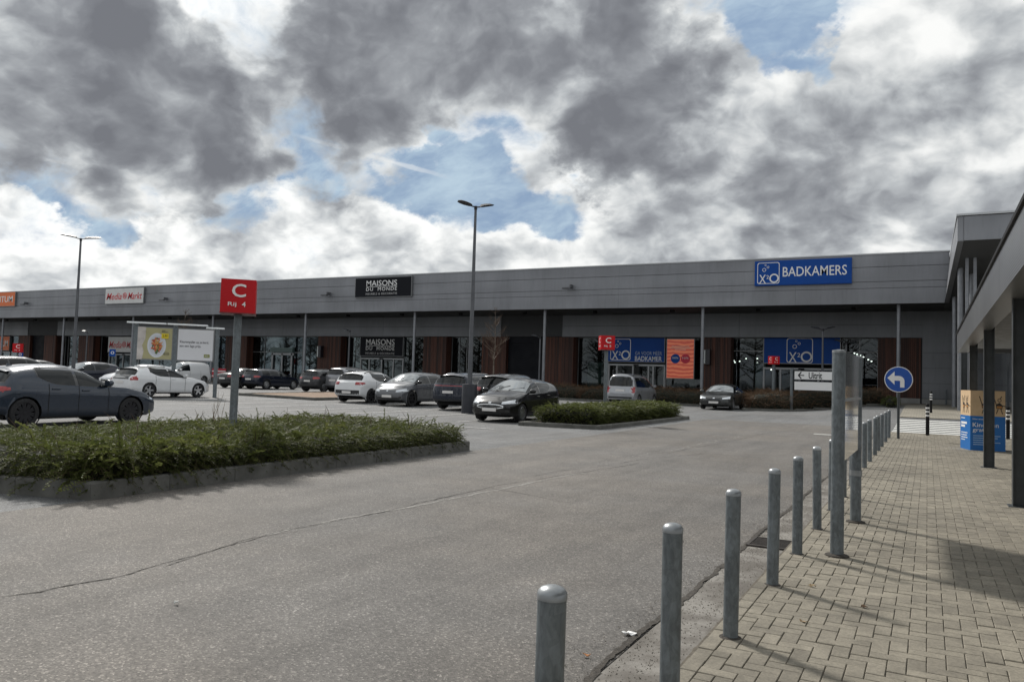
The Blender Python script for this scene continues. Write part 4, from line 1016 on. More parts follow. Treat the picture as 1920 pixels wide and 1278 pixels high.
        if tail == 'tall':
            end(s*Wd/2*.80, s*Wd/2*.97, .58*k, .86*k, 'tail_light', M_tail, False, 4, 6, off=.008); side(-L/2+.005, -L/2+.14, .58*k, .86*k, 'tail_light', M_tail, s, 5, 6, off=.008)
        elif tail == 'boomerang':
            end(s*Wd/2*.70, s*Wd/2*.97, .78*k, .90*k, 'tail_light', M_tail, False, 5, 4, off=.008); side(-L/2+.03, -L/2+.30, .78*k, .90*k, 'tail_light', M_tail, s, 6, 4, off=.008)
            side(-L/2+.12, -L/2+.26, lambda X: .88*k+(X+L/2-.12)*.2, lambda X: 1.04*k+(X+L/2-.12)*.8, 'tail_light', M_tail, s, 5, 5, off=.010)
        elif tail != 'bar':
            lo_, hi_ = (.80, .93) if style != 'sedan' else (.78, .90)
            end(s*Wd/2*.52, s*Wd/2*.97, lo_*k, hi_*k, 'tail_light', M_tail, False, 7, 4, off=.008); side(-L/2+.02, -L/2+.30, lambda X: (lo_+.05*np.clip((X+L/2)/.3, 0, 1))*k, lambda X: (hi_-.02*np.clip((X+L/2)/.3, 0, 1))*k, 'tail_light', M_tail, s, 7, 4, off=.008)
    if light_bar: end(-Wd/2*.9, Wd/2*.9, .905*k, .93*k, 'light_bar', M_tail, False, 15, 3, off=.010)
    # nose and tail details
    if grille == 'big': end(-.34, .34, lambda Y: .33*k, .66*k, 'grille', M_plast, True, 9, 5, off=.006)
    elif grille == 'closed': end(-Wd*.36, Wd*.36, .27*k, .36*k, 'grille', M_plast, True, 11, 4, off=.006)
    else:
        end(-.50, .50, lambda Y: .41*k+.06*(abs(Y)/.5)**2, lambda Y: .58*k-.05*(abs(Y)/.5)**3, 'grille_surround', M_chrome, True, 13, 4, off=.003)
        end(-.46, .46, lambda Y: .43*k+.06*(abs(Y)/.46)**2, lambda Y: .56*k-.05*(abs(Y)/.46)**3, 'grille', M_gloss, True, 13, 4, off=.006); end(-.42, .42, .24*k, .31*k, 'air_intake', M_plast, True, 9, 3, off=.006)
    end(-.05, .05, .60*k, .65*k, 'badge', M_chrome, True, 3, 3, off=.012)
    bh = .56*k if cladding else .40*k
    end(-Wd/2*.93, Wd/2*.93, (.37 if cladding else .33)*k, bh, 'rear_bumper', M_plast, False, 13, 4, off=.006)
    if cladding:
        end(-Wd/2*.90, Wd/2*.90, .2*k, .38*k, 'front_bumper', M_plast, True, 13, 4, off=.005)
        for sgn in (1, -1):
            for cxw in (xf, xr):
                ab = MB(); rr_ = (ar*.985, ar*1.14); G = np.zeros((2, 17, 3))
                for q, rad in enumerate(rr_):
                    for c_, an in enumerate(np.linspace(-.12, math.pi+.12, 17)): G[q, c_] = (cxw+rad*math.cos(an), 3*sgn, r+rad*math.sin(an))
                patch(G, (0, -sgn, 0), 'arch_trim', M_plast, off=.008)
    for fr_, Z in (((True, .40*k),) if plate_f else ())+((False, (.46*k if cladding or style in ('hatch', 'tall') else .68*k)),):
        h, nn = cast((4 if fr_ else -4, 0, Z), (-1 if fr_ else 1, 0, 0))
        if h is not None:
            d = .014 if fr_ else -.014; lo, hi = sorted((h.x+d*.3, h.x+d*1.6)); pl = build(MB().box(lo, hi, -.26, .26, Z-.055, Z+.055), 'licence_plate', M_plate, t)
    if black_hatch: end(-Wd/2*.60, Wd/2*.60, .82*k, 1.03*k, 'tailgate_panel', M_gloss, False, 11, 4, off=.005)
    # underbody and wheels
    ub = MB().box(-L/2+.35, L/2-.30, -Wd/2*.62, Wd/2*.62, .17*r/.32, .52*k); ub.box(xr+ar*1.05, xf-ar*1.05, -Wd/2*.93, Wd/2*.93, .20*r/.32, .45*k); ub.box(xf-ar, xf+ar, -Wd/2*.66, Wd/2*.66, .3, .80*k).box(xr-ar, xr+ar, -Wd/2*.66, Wd/2*.66, .3, .85*k)
    build(ub, 'underbody', M_under, t)
    tw = .215; ty, ri, hu = wheel_meshes(wheel, r, tw)
    for cxw in (xf, xr):
        for s in (1, -1):
            w = link('wheel', hu, M_under, t, loc=(cxw, s*(Wd/2-.125), r), rz=0 if s > 0 else math.pi); w.rotation_euler[1] = random.uniform(0, 6.28)
            link('tyre', ty, M_tyre, w); link('rim', ri, rim, w)
    # antenna, rails
    X = -L/2+.30*L*.6; zz = zt_at(X)
    if style != 'van': build(MB().add([(X-.09, -.02, zz-.01), (X-.09, .02, zz-.01), (X+.09, .0, zz-.005), (X-.07, 0, zz+.055)], [(0, 1, 3), (1, 2, 3), (2, 0, 3), (0, 2, 1)]), 'antenna', paint_m if detail else M_plast, t)
    if rails:
        for s in (-1, 1):
            pts = []
            for X in np.linspace(L/2-.47*L, -L/2+.14*L, 9):
                h, nn = cast((X, s*Wd/2*.60, 4), (0, 0, -1)); e = X in (L/2-.47*L, -L/2+.14*L); pts.append((X, h.y, h.z+(.005 if e else .05)))
            build(MB().tube(pts, .02, 8), 'roof_rail', rail_m or M_plast, t, smooth=60)
    return t
P_slate = paint('paint_slate', (.026, .036, .054), .30); P_white = paint('paint_white', (.74, .75, .76)); P_silver = paint('paint_silver', (.52, .54, .57), .5)
P_black = paint('paint_black', (.008, .008, .009), .1); P_navy = paint('paint_navy', (.010, .014, .028), .3); P_grey = paint('paint_grey', (.13, .135, .145), .3); P_mid = paint('paint_midgrey', (.25, .255, .27), .4)
P_van = paint('paint_vansilver', (.36, .37, .39), .5); P_green = paint('paint_charcoal', (.045, .047, .047), .4); P_dk = paint('paint_darkgrey', (.03, .031, .034), .35)
def at(px, py, dx=0, dy=0):
    x, y, z = on_g(px, py); return (x+dx, y+dy, 0)
CARS = []
# row nearest the hedge
rw, fw = on_g(60, 803), on_g(250, 793)
make_car('slate blue hatchback with black wheels behind the hedge at the left edge', 'longhatch', P_slate, 4.30, 1.80, 1.46, 2.73, .335, 'ten', M_rimB, ((rw[0]+fw[0])/2-.82, (rw[1]+fw[1])/2-.08), 1, fo=.93, yaw=3, rear_glass=M_cgl)
# double row in the middle of the lot
make_car('white hatchback with black tailgate panel and five-spoke wheels before the billboard', 'longhatch', P_white, 4.37, 1.80, 1.44, 2.65, .325, 'five', M_rimS, (-31.6, 24.3), 1, black_hatch=True, tail='boomerang')
fx, fy, _ = on_g(934, 790)
make_car('black small hatchback facing the camera beside the clipped hedge island', 'hatch', P_black, 3.97, 1.72, 1.48, 2.49, .305, 'multi', M_rimS, (fx, fy+1.35), -1, fo=.80)
make_car('white crossover with grey roof rails and black bumper seen from behind', 'hatch', P_white, 4.10, 1.85, 1.53, 2.60, .33, 'turbine', M_rimB, (-24.25, 30.75), 1, cladding=True, rails=True)
make_car('grey electric hatchback with bright windscreen between the white crossover and dark SUV', 'tall', P_grey, 4.26, 1.81, 1.55, 2.77, .345, 'turbine', M_rimB, (-21.35, 30.15), -1, two_tone=True, grille='closed')
make_car('dark navy SUV with red tail light bar behind the tall lamp post', 'suv', P_navy, 4.59, 1.87, 1.61, 2.76, .36, 'five', M_rimB, (-17.75, 29.75), 1, cladding=False, rails=True, light_bar=True, tail='bar', rail_m=M_chrome, two_tone=True)
make_car('black car mostly hidden behind the black small hatchback', 'suv', P_black, 4.35, 1.80, 1.62, 2.6, .33, 'five', M_rimS, (-15.4, 29.1), 1, detail=False)
make_car('silver white hatchback facing left behind the white hatchback', 'hatch', P_silver, 4.3, 1.79, 1.46, 2.63, .32, 'five', M_rimS, (-39.9, 29.2), -1)
make_car('navy hatchback with pale roof parked behind the left lamp post', 'hatch', P_navy, 4.3, 1.79, 1.50, 2.63, .32, 'five', M_rimS, (-45.4, 29.4), -1, detail=False)
make_car('dark estate car at the far left edge above the slate hatchback', 'suv', P_dk, 4.65, 1.83, 1.66, 2.8, .33, 'five', M_rimS, (-41.9, 23.6), 1, detail=False)
make_car('dark hatchback behind the dark estate car at the left edge', 'hatch', P_black, 4.3, 1.79, 1.50, 2.63, .32, 'five', M_rimS, (-50.0, 29.6), 1, detail=False)
# row in front of the shops
x, y, _ = on_g(478, 729); make_car('dark navy estate car with silver wheels and red tail lights near shop doors', 'wagon', P_navy, 4.29, 1.77, 1.43, 2.58, .32, 'seven', M_rimS, (x, y+1.5), 1)
x, y, _ = on_g(431, 727); make_car('black saloon partly hidden by the red C sign pole', 'sedan', P_dk, 4.4, 1.75, 1.42, 2.6, .315, 'five', M_rimS, (x+.2, y+1.3), 1)
x, y, _ = on_g(589, 734.5); make_car('small dark grey crossover left of the grey SUV near the shops', 'suv', P_dk, 4.05, 1.77, 1.52, 2.55, .33, 'multi', M_rimS, (x, y+1.3), 1, rails=False)
x, y, _ = on_g(640, 736); make_car('tall grey SUV with reddish roof behind the white crossover', 'suv', P_mid, 4.5, 1.85, 1.70, 2.66, .35, 'five', M_rimS, (x, y+1.3), 1, tail='tall', rails=True)
make_car('white delivery van with plain sides parked behind the billboard', 'van', P_white, 4.45, 1.83, 1.83, 2.75, .32, 'five', M_rimS, (-56.0, 45.2), -1, panel_van=True, tail='tall', cat='van', name='delivery_van', group='vans in the lot')
make_car('silver people carrier van with rear window and roof rails behind the hedge island', 'van', P_van, 4.38, 1.81, 1.81, 2.73, .32, 'five', M_rimS, (-15.35, 43.8), 1, tail='tall', rails=True, cat='van', name='people_carrier', group='vans in the lot')
ax, ay, _ = on_g(1340, 767.5)
make_car('charcoal saloon facing the camera between the brown hedges', 'sedan', P_green, 4.45, 1.80, 1.43, 2.64, .33, 'multi', M_rimS, (ax+.1, ay+1.5), -1, grille='big')
# ================================================================ street furniture
def galv_fn(dark=1.0):
    def fn(g, b):
        v = g.node('ShaderNodeTexVoronoi'); g.put(v.inputs['Vector'], g.vmath('MULTIPLY', g.pos, (1, 1, .8))); v.inputs['Scale'].default_value = 38
        sp = g.node('ShaderNodeSeparateColor'); g.put(sp.inputs[0], v.outputs['Color'])
        n = g.noise(g.vmath('MULTIPLY', g.pos, (1, 1, .35)), 26, 6, .7, 1.2); n2 = g.noise(g.pos, 3, 4, .6)
        k = g.math('MULTIPLY', g.mrange(n, .32, .68, .76, 1.22), g.mrange(sp.outputs[0], 0, 1, .9, 1.1)); k = g.math('MULTIPLY', k, g.mrange(n2, .3, .7, .88, 1.1))
        g.put(b.inputs['Base Color'], g.vmath('SCALE', (.27*dark, .305*dark, .325*dark), scale=k)); b.inputs['Metallic'].default_value = .45
        g.put(b.inputs['Roughness'], g.mrange(n, .3, .7, .42, .62))
    return fn
M_galv = mat('galvanised_steel', fn=galv_fn(.58)); M_cap = mat('galvanised_cap', (.29, .305, .315), .40, metal=.6, var=.15, vscale=12)
# bollards along the pavement edge
BR, BH = .0425, .838
bo_me = MB().tube([(0, 0, -.02), (0, 0, .4), (0, 0, BH-.030)], BR, 22, cap=False).mesh('post', 60)
cp_me = MB().lathe([(BR+.002, BH-.036), (BR+.002, BH-.020), (BR*.95, BH-.012), (BR*.78, BH-.004), (BR*.4, BH+.002), (.0005, BH+.003)], 22).mesh('cap', 50)
ri_me = MB().lathe([(BR+.022, .0), (BR+.012, .006), (BR+.001, .008)], 18).mesh('dirt_collar', 60)
ho_me = MB().lathe([(.0005, -.002), (.006, -.002)], 8, 'y').mesh('screw_hole')
ORD = ['nearest', 'second', 'third', 'fourth', 'fifth', 'sixth', 'seventh', 'eighth', 'ninth', 'tenth', 'eleventh', 'twelfth', 'thirteenth', 'fourteenth', 'fifteenth', 'sixteenth', 'seventeenth']
BY = [2.06, 3.28, 4.58, 5.94, 7.15, 8.53, 9.92, 11.3, 12.7, 14.2, 15.72, 17.19, 18.96, 20.4, 21.9, 23.9, 26.0]
for i, y in enumerate(BY):
    x = (-.955 if i < 2 else -.985)+(-.03 if i > 8 else 0); tl = (.0, .0)
    lab = ('nearest galvanised bollard at the bottom of the picture' if i == 0 else f'{ORD[i]} galvanised bollard from the camera along the pavement edge')
    if i == 13: lab = 'galvanised bollard leaning to the right among the far pavement bollards'; tl = (0, .085)
    t = thing('bollard', lab, 'bollard', (x, y, PAVZ+float(gz(x, y))-.002), 0, 'galvanised bollards along the pavement edge'); t.rotation_euler = (tl[0]+RNG.normal(0, .006), tl[1]+RNG.normal(0, .006), RNG.uniform(0, 6))
    link('post', bo_me, M_galv, t); link('cap', cp_me, M_cap, t); link('dirt_collar', ri_me, M_dirt, t)
    if i < 6: o = link('screw_hole', ho_me, M_black, t, loc=(0, -BR-.0015, BH-.075)); o.rotation_euler = (0, 0, 0)
# black and white bollards at the crossing
def bwb(px, py, lab, h=1.0):
    x, y, z = on_g(px, py); t = thing('bollard', lab, 'bollard', (x, y, z+.03), 0, 'black and white crossing bollards')
    build(MB().tube([(0, 0, -.03), (0, 0, h*.62)], .055, 16, cap=False), 'post', M_black, t, smooth=60)
    zz = h*.62
    for k in range(6): build(MB().tube([(0, 0, zz+.001), (0, 0, zz+h*.058)], .055 if k % 2 else .056, 16), 'band', M_wht if k % 2 == 0 else M_black, t, smooth=60); zz += h*.060
    build(MB().lathe([(.057, zz), (.05, zz+.03), (.03, zz+.05), (.0005, zz+.055)], 16), 'cap', M_black, t, smooth=60)
bwb(1739, 818, 'nearer black bollard with white bands left of the cardboard display'); bwb(1745.5, 790, 'farther black bollard with white bands beyond the zebra crossing'); bwb(1890, 825, 'black bollard with white bands at the right edge of the crossing')
for px, py, lab in ((1716, 769, 'slim grey steel post standing before the right wooden panel'), (1774, 776, 'slim grey steel post before the plain grey wall')):
    x, y, z = on_g(px, py); t = thing('bollard', lab, 'bollard', (x, y, z+.03), 0, 'slim posts near the shop wall'); build(MB().tube([(0, 0, -.03), (0, 0, .97)], .05, 12), 'post', M_galv, t, smooth=60); build(MB().lathe([(.055, .95), (.055, .985), (.0005, 1.0)], 12), 'cap', M_cap, t)
# information panel between two thick posts
ip = thing('information_panel', 'tall two-post information panel seen nearly edge-on among the bollards', 'sign', (-.68, 8.26, PAVZ))
M_panel = mat('panel_back', (.42, .43, .43), .10, metal=.35, coat=1, var=.06)
for sy, h in ((-.98, 1.775), (.98, 1.80)):
    p = build(MB().tube([(0, sy, -.02), (0, sy, h-.02)], .055, 24, cap=False), 'post', M_galv, ip, smooth=60)
    link('cap', MB().lathe([(.057, h-.03), (.056, h-.008), (.0005, h)], 24, c=(0, sy, 0)).mesh('cap', 50), M_cap, p); link('base_flange', MB().lathe([(.10, .0), (.095, .012), (.056, .022)], 24, c=(0, sy, 0)).mesh('base_flange', 50), M_dirt, p)
build(MB().lathe([(.062, .50), (.062, .56)], 22, c=(0, .98, 0)), 'clamp', M_cap, ip, smooth=60)
for z0, z1 in ((1.34, 1.775), (.80, 1.33)): build(MB().bbox(.02, .035, -.92, .92, z0, z1, .003), 'panel', M_panel, ip)
build(MB().box(-.01, .045, -.925, .925, 1.322, 1.348), 'rail', M_cap, ip); build(MB().box(-.012, .018, -.925, .925, .80, 1.775), 'panel_frame', mat('panel_front', (.55, .56, .57), .4), ip)
# blue arrow sign
x, y, z = on_g(1684, 824); t = thing('traffic_sign', 'round blue traffic sign with a white left turn arrow on a dark pole', 'traffic sign', (x, y, z+.03)); SR = .385; sz = on_y(1684, 711, y)[1]-z-.03
build(MB().tube([(0, .06, -.03), (0, .06, sz+.30)], .038, 14), 'pole', M_post, t, smooth=60)
def disc(r_, y0, y1, n=40): return MB().plate([(r_*math.cos(a), sz+r_*math.sin(a)) for a in np.linspace(0, 2*math.pi, n, endpoint=False)], y0, y1)
build(disc(SR, -.01, .02), 'rim', M_wht, t); build(disc(SR-.022, -.014, -.0105), 'face', mat('sign_face_blue', (.008, .075, .36), .35), t)
def arrow(mb, s, y0, y1):
    mb.plate([(-.78*s, sz+.10*s), (-.28*s, sz+.62*s), (-.28*s, sz-.42*s)], y0, y1)
    mb.plate([(-.279*s, sz-.10*s), (.02*s, sz-.10*s), (.02*s, sz+.27*s), (-.279*s, sz+.27*s)], y0, y1)
    n = 8
    for k in range(n):
        a, b = R(90-90*k/n), R(90-90*(k+1)/n); ri, ro = .02*s, .39*s; c = (.0205*s, sz-.12*s)
        ri = .10*s
        mb.plate([(c[0]+ri*math.cos(a), c[1]+ri*math.sin(a)*.2), (c[0]+ro*math.cos(a), c[1]+ro*math.sin(a)), (c[0]+ro*math.cos(b), c[1]+ro*math.sin(b)), (c[0]+ri*math.cos(b), c[1]+ri*math.sin(b)*.2)], y0, y1)
    mb.plate([(.11*s, sz-.62*s), (.41*s, sz-.62*s), (.41*s, sz-.121*s), (.11*s, sz-.121*s)], y0, y1)
    return mb
build(arrow(MB(), SR, -.018, -.0142), 'arrow', M_wht, t)
# exit sign
def exit_sign():
    Y = 45.6; x0 = on_y(1484, 720, Y)[0]; x1 = on_y(1600, 720, Y)[0]; z0 = float(gz(x0, Y))
    t = thing('exit_sign', 'white Uitrit direction sign with a left arrow above the brown hedge', 'sign', (x0, Y, z0+.1)); w = x1-x0
    Z = lambda py, px=1520: on_y(px, py, Y)[1]-z0-.1
    for xx in (0, w): build(MB().tube([(xx, .08, -.2), (xx, .08, Z(691))], .085, 14), 'post', M_galv, t, smooth=60)
    a, b, c, d = Z(695), Z(712.5), Z(714.5), Z(732.5)
    for (zt, zb) in ((a, b), (c, d)):
        build(MB().box(.12, w+.4, -.02, .0, zb, zt), 'panel_edge', M_blk, t); build(MB().box(.16, w+.36, -.026, -.0205, zb+.035, zt-.035), 'panel', M_wht, t)
    zm = (a+b)/2; lettering('Uitrit', M_blk, t, (on_y(1529, 704, Y)[0]-x0, -.0265, zm), on_y(1542, 704, Y)[0]-on_y(1517, 704, Y)[0], .36, bold=.012)
    ar = MB(); xa, xb = on_y(1496, 704, Y)[0]-x0, on_y(1508, 704, Y)[0]-x0
    ar.plate([(xa+.05, zm-.025), (xb, zm-.025), (xb, zm+.025), (xa+.05, zm+.025)], -.034, -.0265)
    for s in (1, -1): ar.plate([(xa, zm), (xa+.16, zm+s*.20), (xa+.21, zm+s*.17), (xa+.07, zm)][::(-1 if s > 0 else 1)], -.0385, -.0345)
    build(ar, 'arrow', M_blk, t)
exit_sign()
# red C signs: square boxes on poles
M_red = mat('sign_red', (.50, .006, .011), .45, spec=.25, var=.06, vscale=2); M_redd = mat('sign_red_edge', (.20, .01, .012), .5)
def c_sign(label, loc, size, zc, pole_r, yaw, num, left_num=None, rij=True, zpole0=0):
    t = thing('row_sign', label, 'sign', loc, yaw, 'red C row signs'); h = size/2
    build(MB().tube([(0, 0, zpole0), (0, 0, zc-h+.01)], pole_r, 16), 'pole', M_galv, t, smooth=60)
    b = build(MB().box(-h, h, -h, h, zc-h, zc+h), 'box', M_red, t)
    build(MB().box(-h-.006, h+.006, -h-.006, h+.006, zc-h-.02, zc-h-.001), 'base_plate', M_redd, t)
    def face(rz, n):
        for s, dx, dz, w_, h_, bo in (('C', .02, .16, .40, .40, .012),)+((('Rij', -.16, -.27, .24, .15, .006),) if rij else ())+((n, .17, -.25, .11, .15, .006),):
            me = text_mesh(s, w_*size, h_*size, bo, .006); o = link('lettering', me, M_wht, t); M_ = Matrix.Rotation(rz, 4, 'Z') @ Matrix.Translation((dx*size, -h-.0005, zc+dz*size)); o.matrix_local = M_
    face(0, num)
    if left_num: face(-math.pi/2, left_num)
    return t
cx_, cy_ = on_z(436, 833); dpt = 14.2
r0 = ray(437, 787); s_ = dpt/math.hypot(r0[0], r0[1]); px_, py_ = r0[0]*s_, r0[1]*s_
zc = CH+(ray(445, 557)[2]/math.hypot(*ray(445, 557)[:2]))*dpt
c_sign('large red C Rij 4 sign on a grey pole in the front hedge', (px_, py_, .1), .565, zc-.1, .066, math.atan2(px_, -py_)*-1*0+math.atan2(-px_, py_)-R(3), '4')
x, y, z = on_g(1137, 792); Yc = 26.4; xx, zz = on_y(1137.5, 642.5, Yc)
c_sign('red C cube sign with two visible faces on the hedge island', (xx, Yc, .1), .50, zz-.1, .07, R(33), '5', '1', rij=True)
Yc = 47.2; xx, zz = on_y(1451, 675, Yc); c_sign('small red C cube sign above the right brown hedge', (xx, Yc, float(gz(xx, Yc))+.08), .46, zz-float(gz(xx, Yc))-.08, .10, R(45), '6', '6')
Yc = 40.5; xx, zz = on_y(34, 652, Yc); c_sign('small red C sign far away at the left edge', (xx, Yc, float(gz(xx, Yc))), .78, zz-float(gz(xx, Yc)), .07, R(55), '3')
Yc = 41; xx, zz = on_y(211, 655, Yc)
def mini_sign(px, py, Y, lab, m):
    xx, zz = on_y(px, py, Y); g0 = float(gz(xx, Y)); t = thing('traffic_sign', lab, 'traffic sign', (xx, Y, g0), R(50)); build(MB().tube([(0, 0, 0), (0, 0, zz-g0+.3)], .05, 10), 'pole', M_galv, t, smooth=60)
    build(MB().box(-.24, .24, -.07, -.05, zz-g0-.3, zz-g0+.3), 'face', m, t); ring = ring_plate(MB(), 0, zz-g0, .13, .05, -.078, -.0705); build(ring, 'symbol', M_wht, t)
mini_sign(211, 661, 42, 'small blue square sign before the MediaMarkt doors', M_blue); mini_sign(38, 664, 41.5, 'small blue sign below the far left red C sign', M_blue)
# lamp posts
M_lamp = mat('lamp_dark', (.016, .017, .021), .5, metal=.3)
def lamp(label, X, Y, top, r0=.085, r1=.045, yaw=0, hl=.62, sleeve=False, group='tall double-headed lamp posts', heads=2, tilt=10):
    z = float(gz(X, Y)); t = thing('lamp_post', label, 'lamp post', (X, Y, z), yaw, group); H = top-z
    build(MB().tube([(0, 0, -.05), (0, 0, H*.5), (0, 0, H)], [r0, (r0+r1)/2, r1], 14), 'pole', M_lamp2, t, smooth=60)
    for s in ((1, -1) if heads == 2 else (1,)):
        hd = MB(); rows_ = []
        for (x_, w_, z_, th) in ((.05, .05, -.02, .035), (.18, .055, .0, .04), (.22, .20, .03, .09), (.42, .27, .075, .10), (hl*1.0+.1, .25, .12, .08), (hl*1.25+.1, .14, .14, .04)):
            rows_.append([(s*x_, -w_, z_+H), (s*x_, 0, z_+H+th), (s*x_, w_, z_+H), (s*x_, 0, z_+H-.02), (s*x_, -w_, z_+H)])
        hd.grid(np.array(rows_)); hd.f += [(0, 1, 2, 3), tuple(len(hd.v)-5+k for k in (3, 2, 1, 0))]
        build(hd, 'lamp_head', M_lamp, t, smooth=30)
    build(MB().lathe([(r1+.015, H-.12), (r1+.015, H+.02), (.001, H+.03)], 12), 'collar', M_lamp, t)
    if sleeve: build(MB().lathe([(.30, -.02), (.30, 1.13), (.285, 1.16), (.10, 1.17)], 24), 'sleeve', M_sleeve, t, smooth=50)
    return t
M_lamp2 = mat('lamp_pole', (.11, .115, .125), .5, metal=.4, var=.15, vscale=2); M_sleeve = mat('sleeve_dark', (.018, .02, .028), .5, var=.2, vscale=4)
LX = on_y(880, 740, 26.45)[0]; ltop = on_y(887, 388, 26.45)[1]
lamp('tall double-headed lamp post with a dark sleeve beside the navy SUV', LX, 26.45, ltop, .11, .05, R(52), sleeve=True, hl=.52)
LX = on_y(138, 680, 26.45)[0]; ltop = on_y(147.5, 448, 26.45)[1]
lamp('tall double-headed lamp post at the left of the lot', LX, 26.45, ltop, .11, .05, R(55), hl=.72)
for (px, pyt, Y, lab, hd, yw) in ((1543, 617, 49.5, 'slim lamp post in front of the blue emblem board', 2, 0), (1587, 642, 50.2, 'slim dark lamp post before the glazing right of the emblem board', 2, 0), (656, 620, 49.5, 'slim lamp post left of the black board entrance', 1, 180), (164, 622, 48, 'slim lamp post before the far left cedar panel', 1, 180), (1013, 632, 49, 'slim lamp post before the dark recess between the shops', 1, 180)):
    xx, zz = on_y(px, pyt, Y); lamp(lab, xx, Y, zz, .075, .05, R(yw), hl=.45, group='slim lamp posts before the shops', heads=hd)
# billboard with two posters on three posts
def billboard():
    bx, by, bz = on_g(402, 745); D = math.hypot(bx, by)
    ang = math.atan2(-bx, by)          # facing the camera
    t = thing('billboard', 'double poster billboard with food advert and text on grey posts', 'billboard', (bx, by, bz), ang-R(3)); s = D/math.sqrt((402-CX)**2+F*F)
    s = s*1.0
    zpx = lambda py: CH-bz+(ray(402, py)[2]/math.hypot(*ray(402, py)[:2]))*D
    k = (zpx(640)-zpx(700))/60
    X = lambda px: (px-402)*k*1.0
    zt, zb = zpx(618), zpx(678.5)
    for p in (262.5, 329, 402): build(MB().box(X(p)-3.4*k, X(p)+3.4*k, -.06, .10, -.05, zpx(613)), 'post', M_galv, t)
    M_poster = mat('poster_olive', (.40, .37, .20), .5, var=.06); M_pw = mat('poster_white', (.70, .70, .72), .45)
    for (a, b, m) in ((265, 326, M_poster), (332.5, 397, M_pw)):
        build(MB().box(X(a), X(b), -.04, .04, zb, zt), 'poster_frame', M_alu, t); build(MB().box(X(a)+.05, X(b)-.05, -.05, -.0405, zb+.05, zt-.05), 'poster', m, t)
    # bar lights over the posters
    for (a, b, dz) in ((250, 315, 0), (317, 386, 0), (383, 415, -3)):
        lb = MB(); z0 = zpx(613.5-dz*.0+(4 if dz else 0)); lb.bbox(X(a), X(b), -.62, -.42, z0, z0+2.6*k, .02); build(lb, 'light_bar', mat('bar_white', (.78, .80, .80), .35), t)
    for p in (262.5, 329, 402): build(MB().box(X(p)-.04, X(p)+.04, -.46, .05, zpx(616), zpx(616)+.05), 'bracket', M_alu, t)
    f = -.0505
    z_ = lambda py: zpx(py)
    # food poster: cloth at the left, oval plate, food, price tag, oval logo
    cl = [(265.8, 618.8), (279.5, 618.8), (279, 640), (274, 652), (277, 662), (275, 677.8), (265.8, 677.8)][::-1]
    build(MB().plate([(X(a), z_(b)) for a, b in cl], f-.006, f), 'print_cloth', mat('print_cloth', (.52, .48, .45), .6, var=.2, vscale=3), t)
    def oval(cx, cy, rx, ry, y0, y1, n=32): return MB().plate([(X(cx+rx*math.cos(a)), z_(cy-ry*math.sin(a))) for a in np.linspace(0, 2*math.pi, n, endpoint=False)], y0, y1)
    build(oval(298.5, 651.5, 15.8, 22.5, f-.008, f-.0005), 'print_plate', mat('print_plate', (.62, .64, .68), .5), t); build(oval(298.5, 651.5, 13, 19.0, f-.010, f-.0085), 'print_plate', mat('print_plate2', (.55, .57, .61), .5), t)
    fd = []
    for i in range(70):
        a, q = RNG.uniform(0, 6.28), math.sqrt(RNG.random()); fd.append((298.5+8.5*q*math.cos(a), 651.5-13.5*q*math.sin(a)))
    for ci, colr in enumerate(((.55, .16, .05), (.62, .32, .10), (.10, .14, .04), (.45, .07, .04))):
        mbf = MB()
        for i, (a, b) in enumerate(fd):
            if i % 4 == ci:
                an = RNG.uniform(0, 3.1); l_, w_ = RNG.uniform(1.6, 3.4), RNG.uniform(.8, 1.5); p = []
                for (u, v) in ((-1, -1), (1, -1), (1, 1), (-1, 1)): p.append((X(a+u*l_*math.cos(an)-v*w_*math.sin(an)), z_(b)+k*(u*l_*math.sin(an)+v*w_*math.cos(an))))
                y0 = f-.0105-.0004*i; mbf.plate(p, y0-.0003, y0)
        build(mbf, 'print_food', mat(f'print_food_{ci}', colr, .6), t)
    build(MB().plate([(X(306), z_(638.5)), (X(318), z_(638.5)), (X(318), z_(629.5)), (X(306), z_(629.5))], f-.045, f-.0405), 'price_tag', mat('price_yellow', (.75, .58, .02), .5), t)
    lettering('2,95', M_blk, t, (X(312), f-.0455, z_(634)), 8.6*k, 5*k, bold=.005, depth=.003)
    for zz, wd in ((624.5, 6), (627.3, 10)): build(MB().box(X(306), X(306+wd), f-.004, f-.0005, z_(zz), z_(zz)+.9*k), 'text_line', M_blk, t)
    def logo(cx, cy, sx, m1):
        build(ring_plate(MB(), 0, 0, 1, .16, f-.004, f-.0005, 24), 'logo', m1, t).data.transform(Matrix.Translation((X(cx), 0, z_(cy))) @ Matrix.Diagonal((5.0*sx*k, 1, 3.0*sx*k, 1)))
        lettering('IKEA', m1, t, (X(cx), f-.0005, z_(cy)), 6.4*sx*k, 2.0*sx*k, bold=.004, depth=.004)
    logo(315.3, 666.5, 1.0, M_blk)
    lettering('Kleurenpallet op je bord,', M_blk, t, (X(362.5), f-.0005, z_(643.5)), 50*k, 5.6*k, bold=.004, depth=.004); lettering('aan een lage prijs.', M_blk, t, (X(356), f-.0005, z_(651)), 37*k, 5.4*k, bold=.004, depth=.004)
    build(MB().box(X(380), X(390), f-.004, f-.0005, z_(671), z_(665)), 'logo_field', mat('logo_green', (.20, .22, .02), .5), t); 
    lettering('IKEA', M_wht, t, (X(385), f-.0045, z_(668)), 7*k, 2.4*k, bold=.004, depth=.003)
billboard()
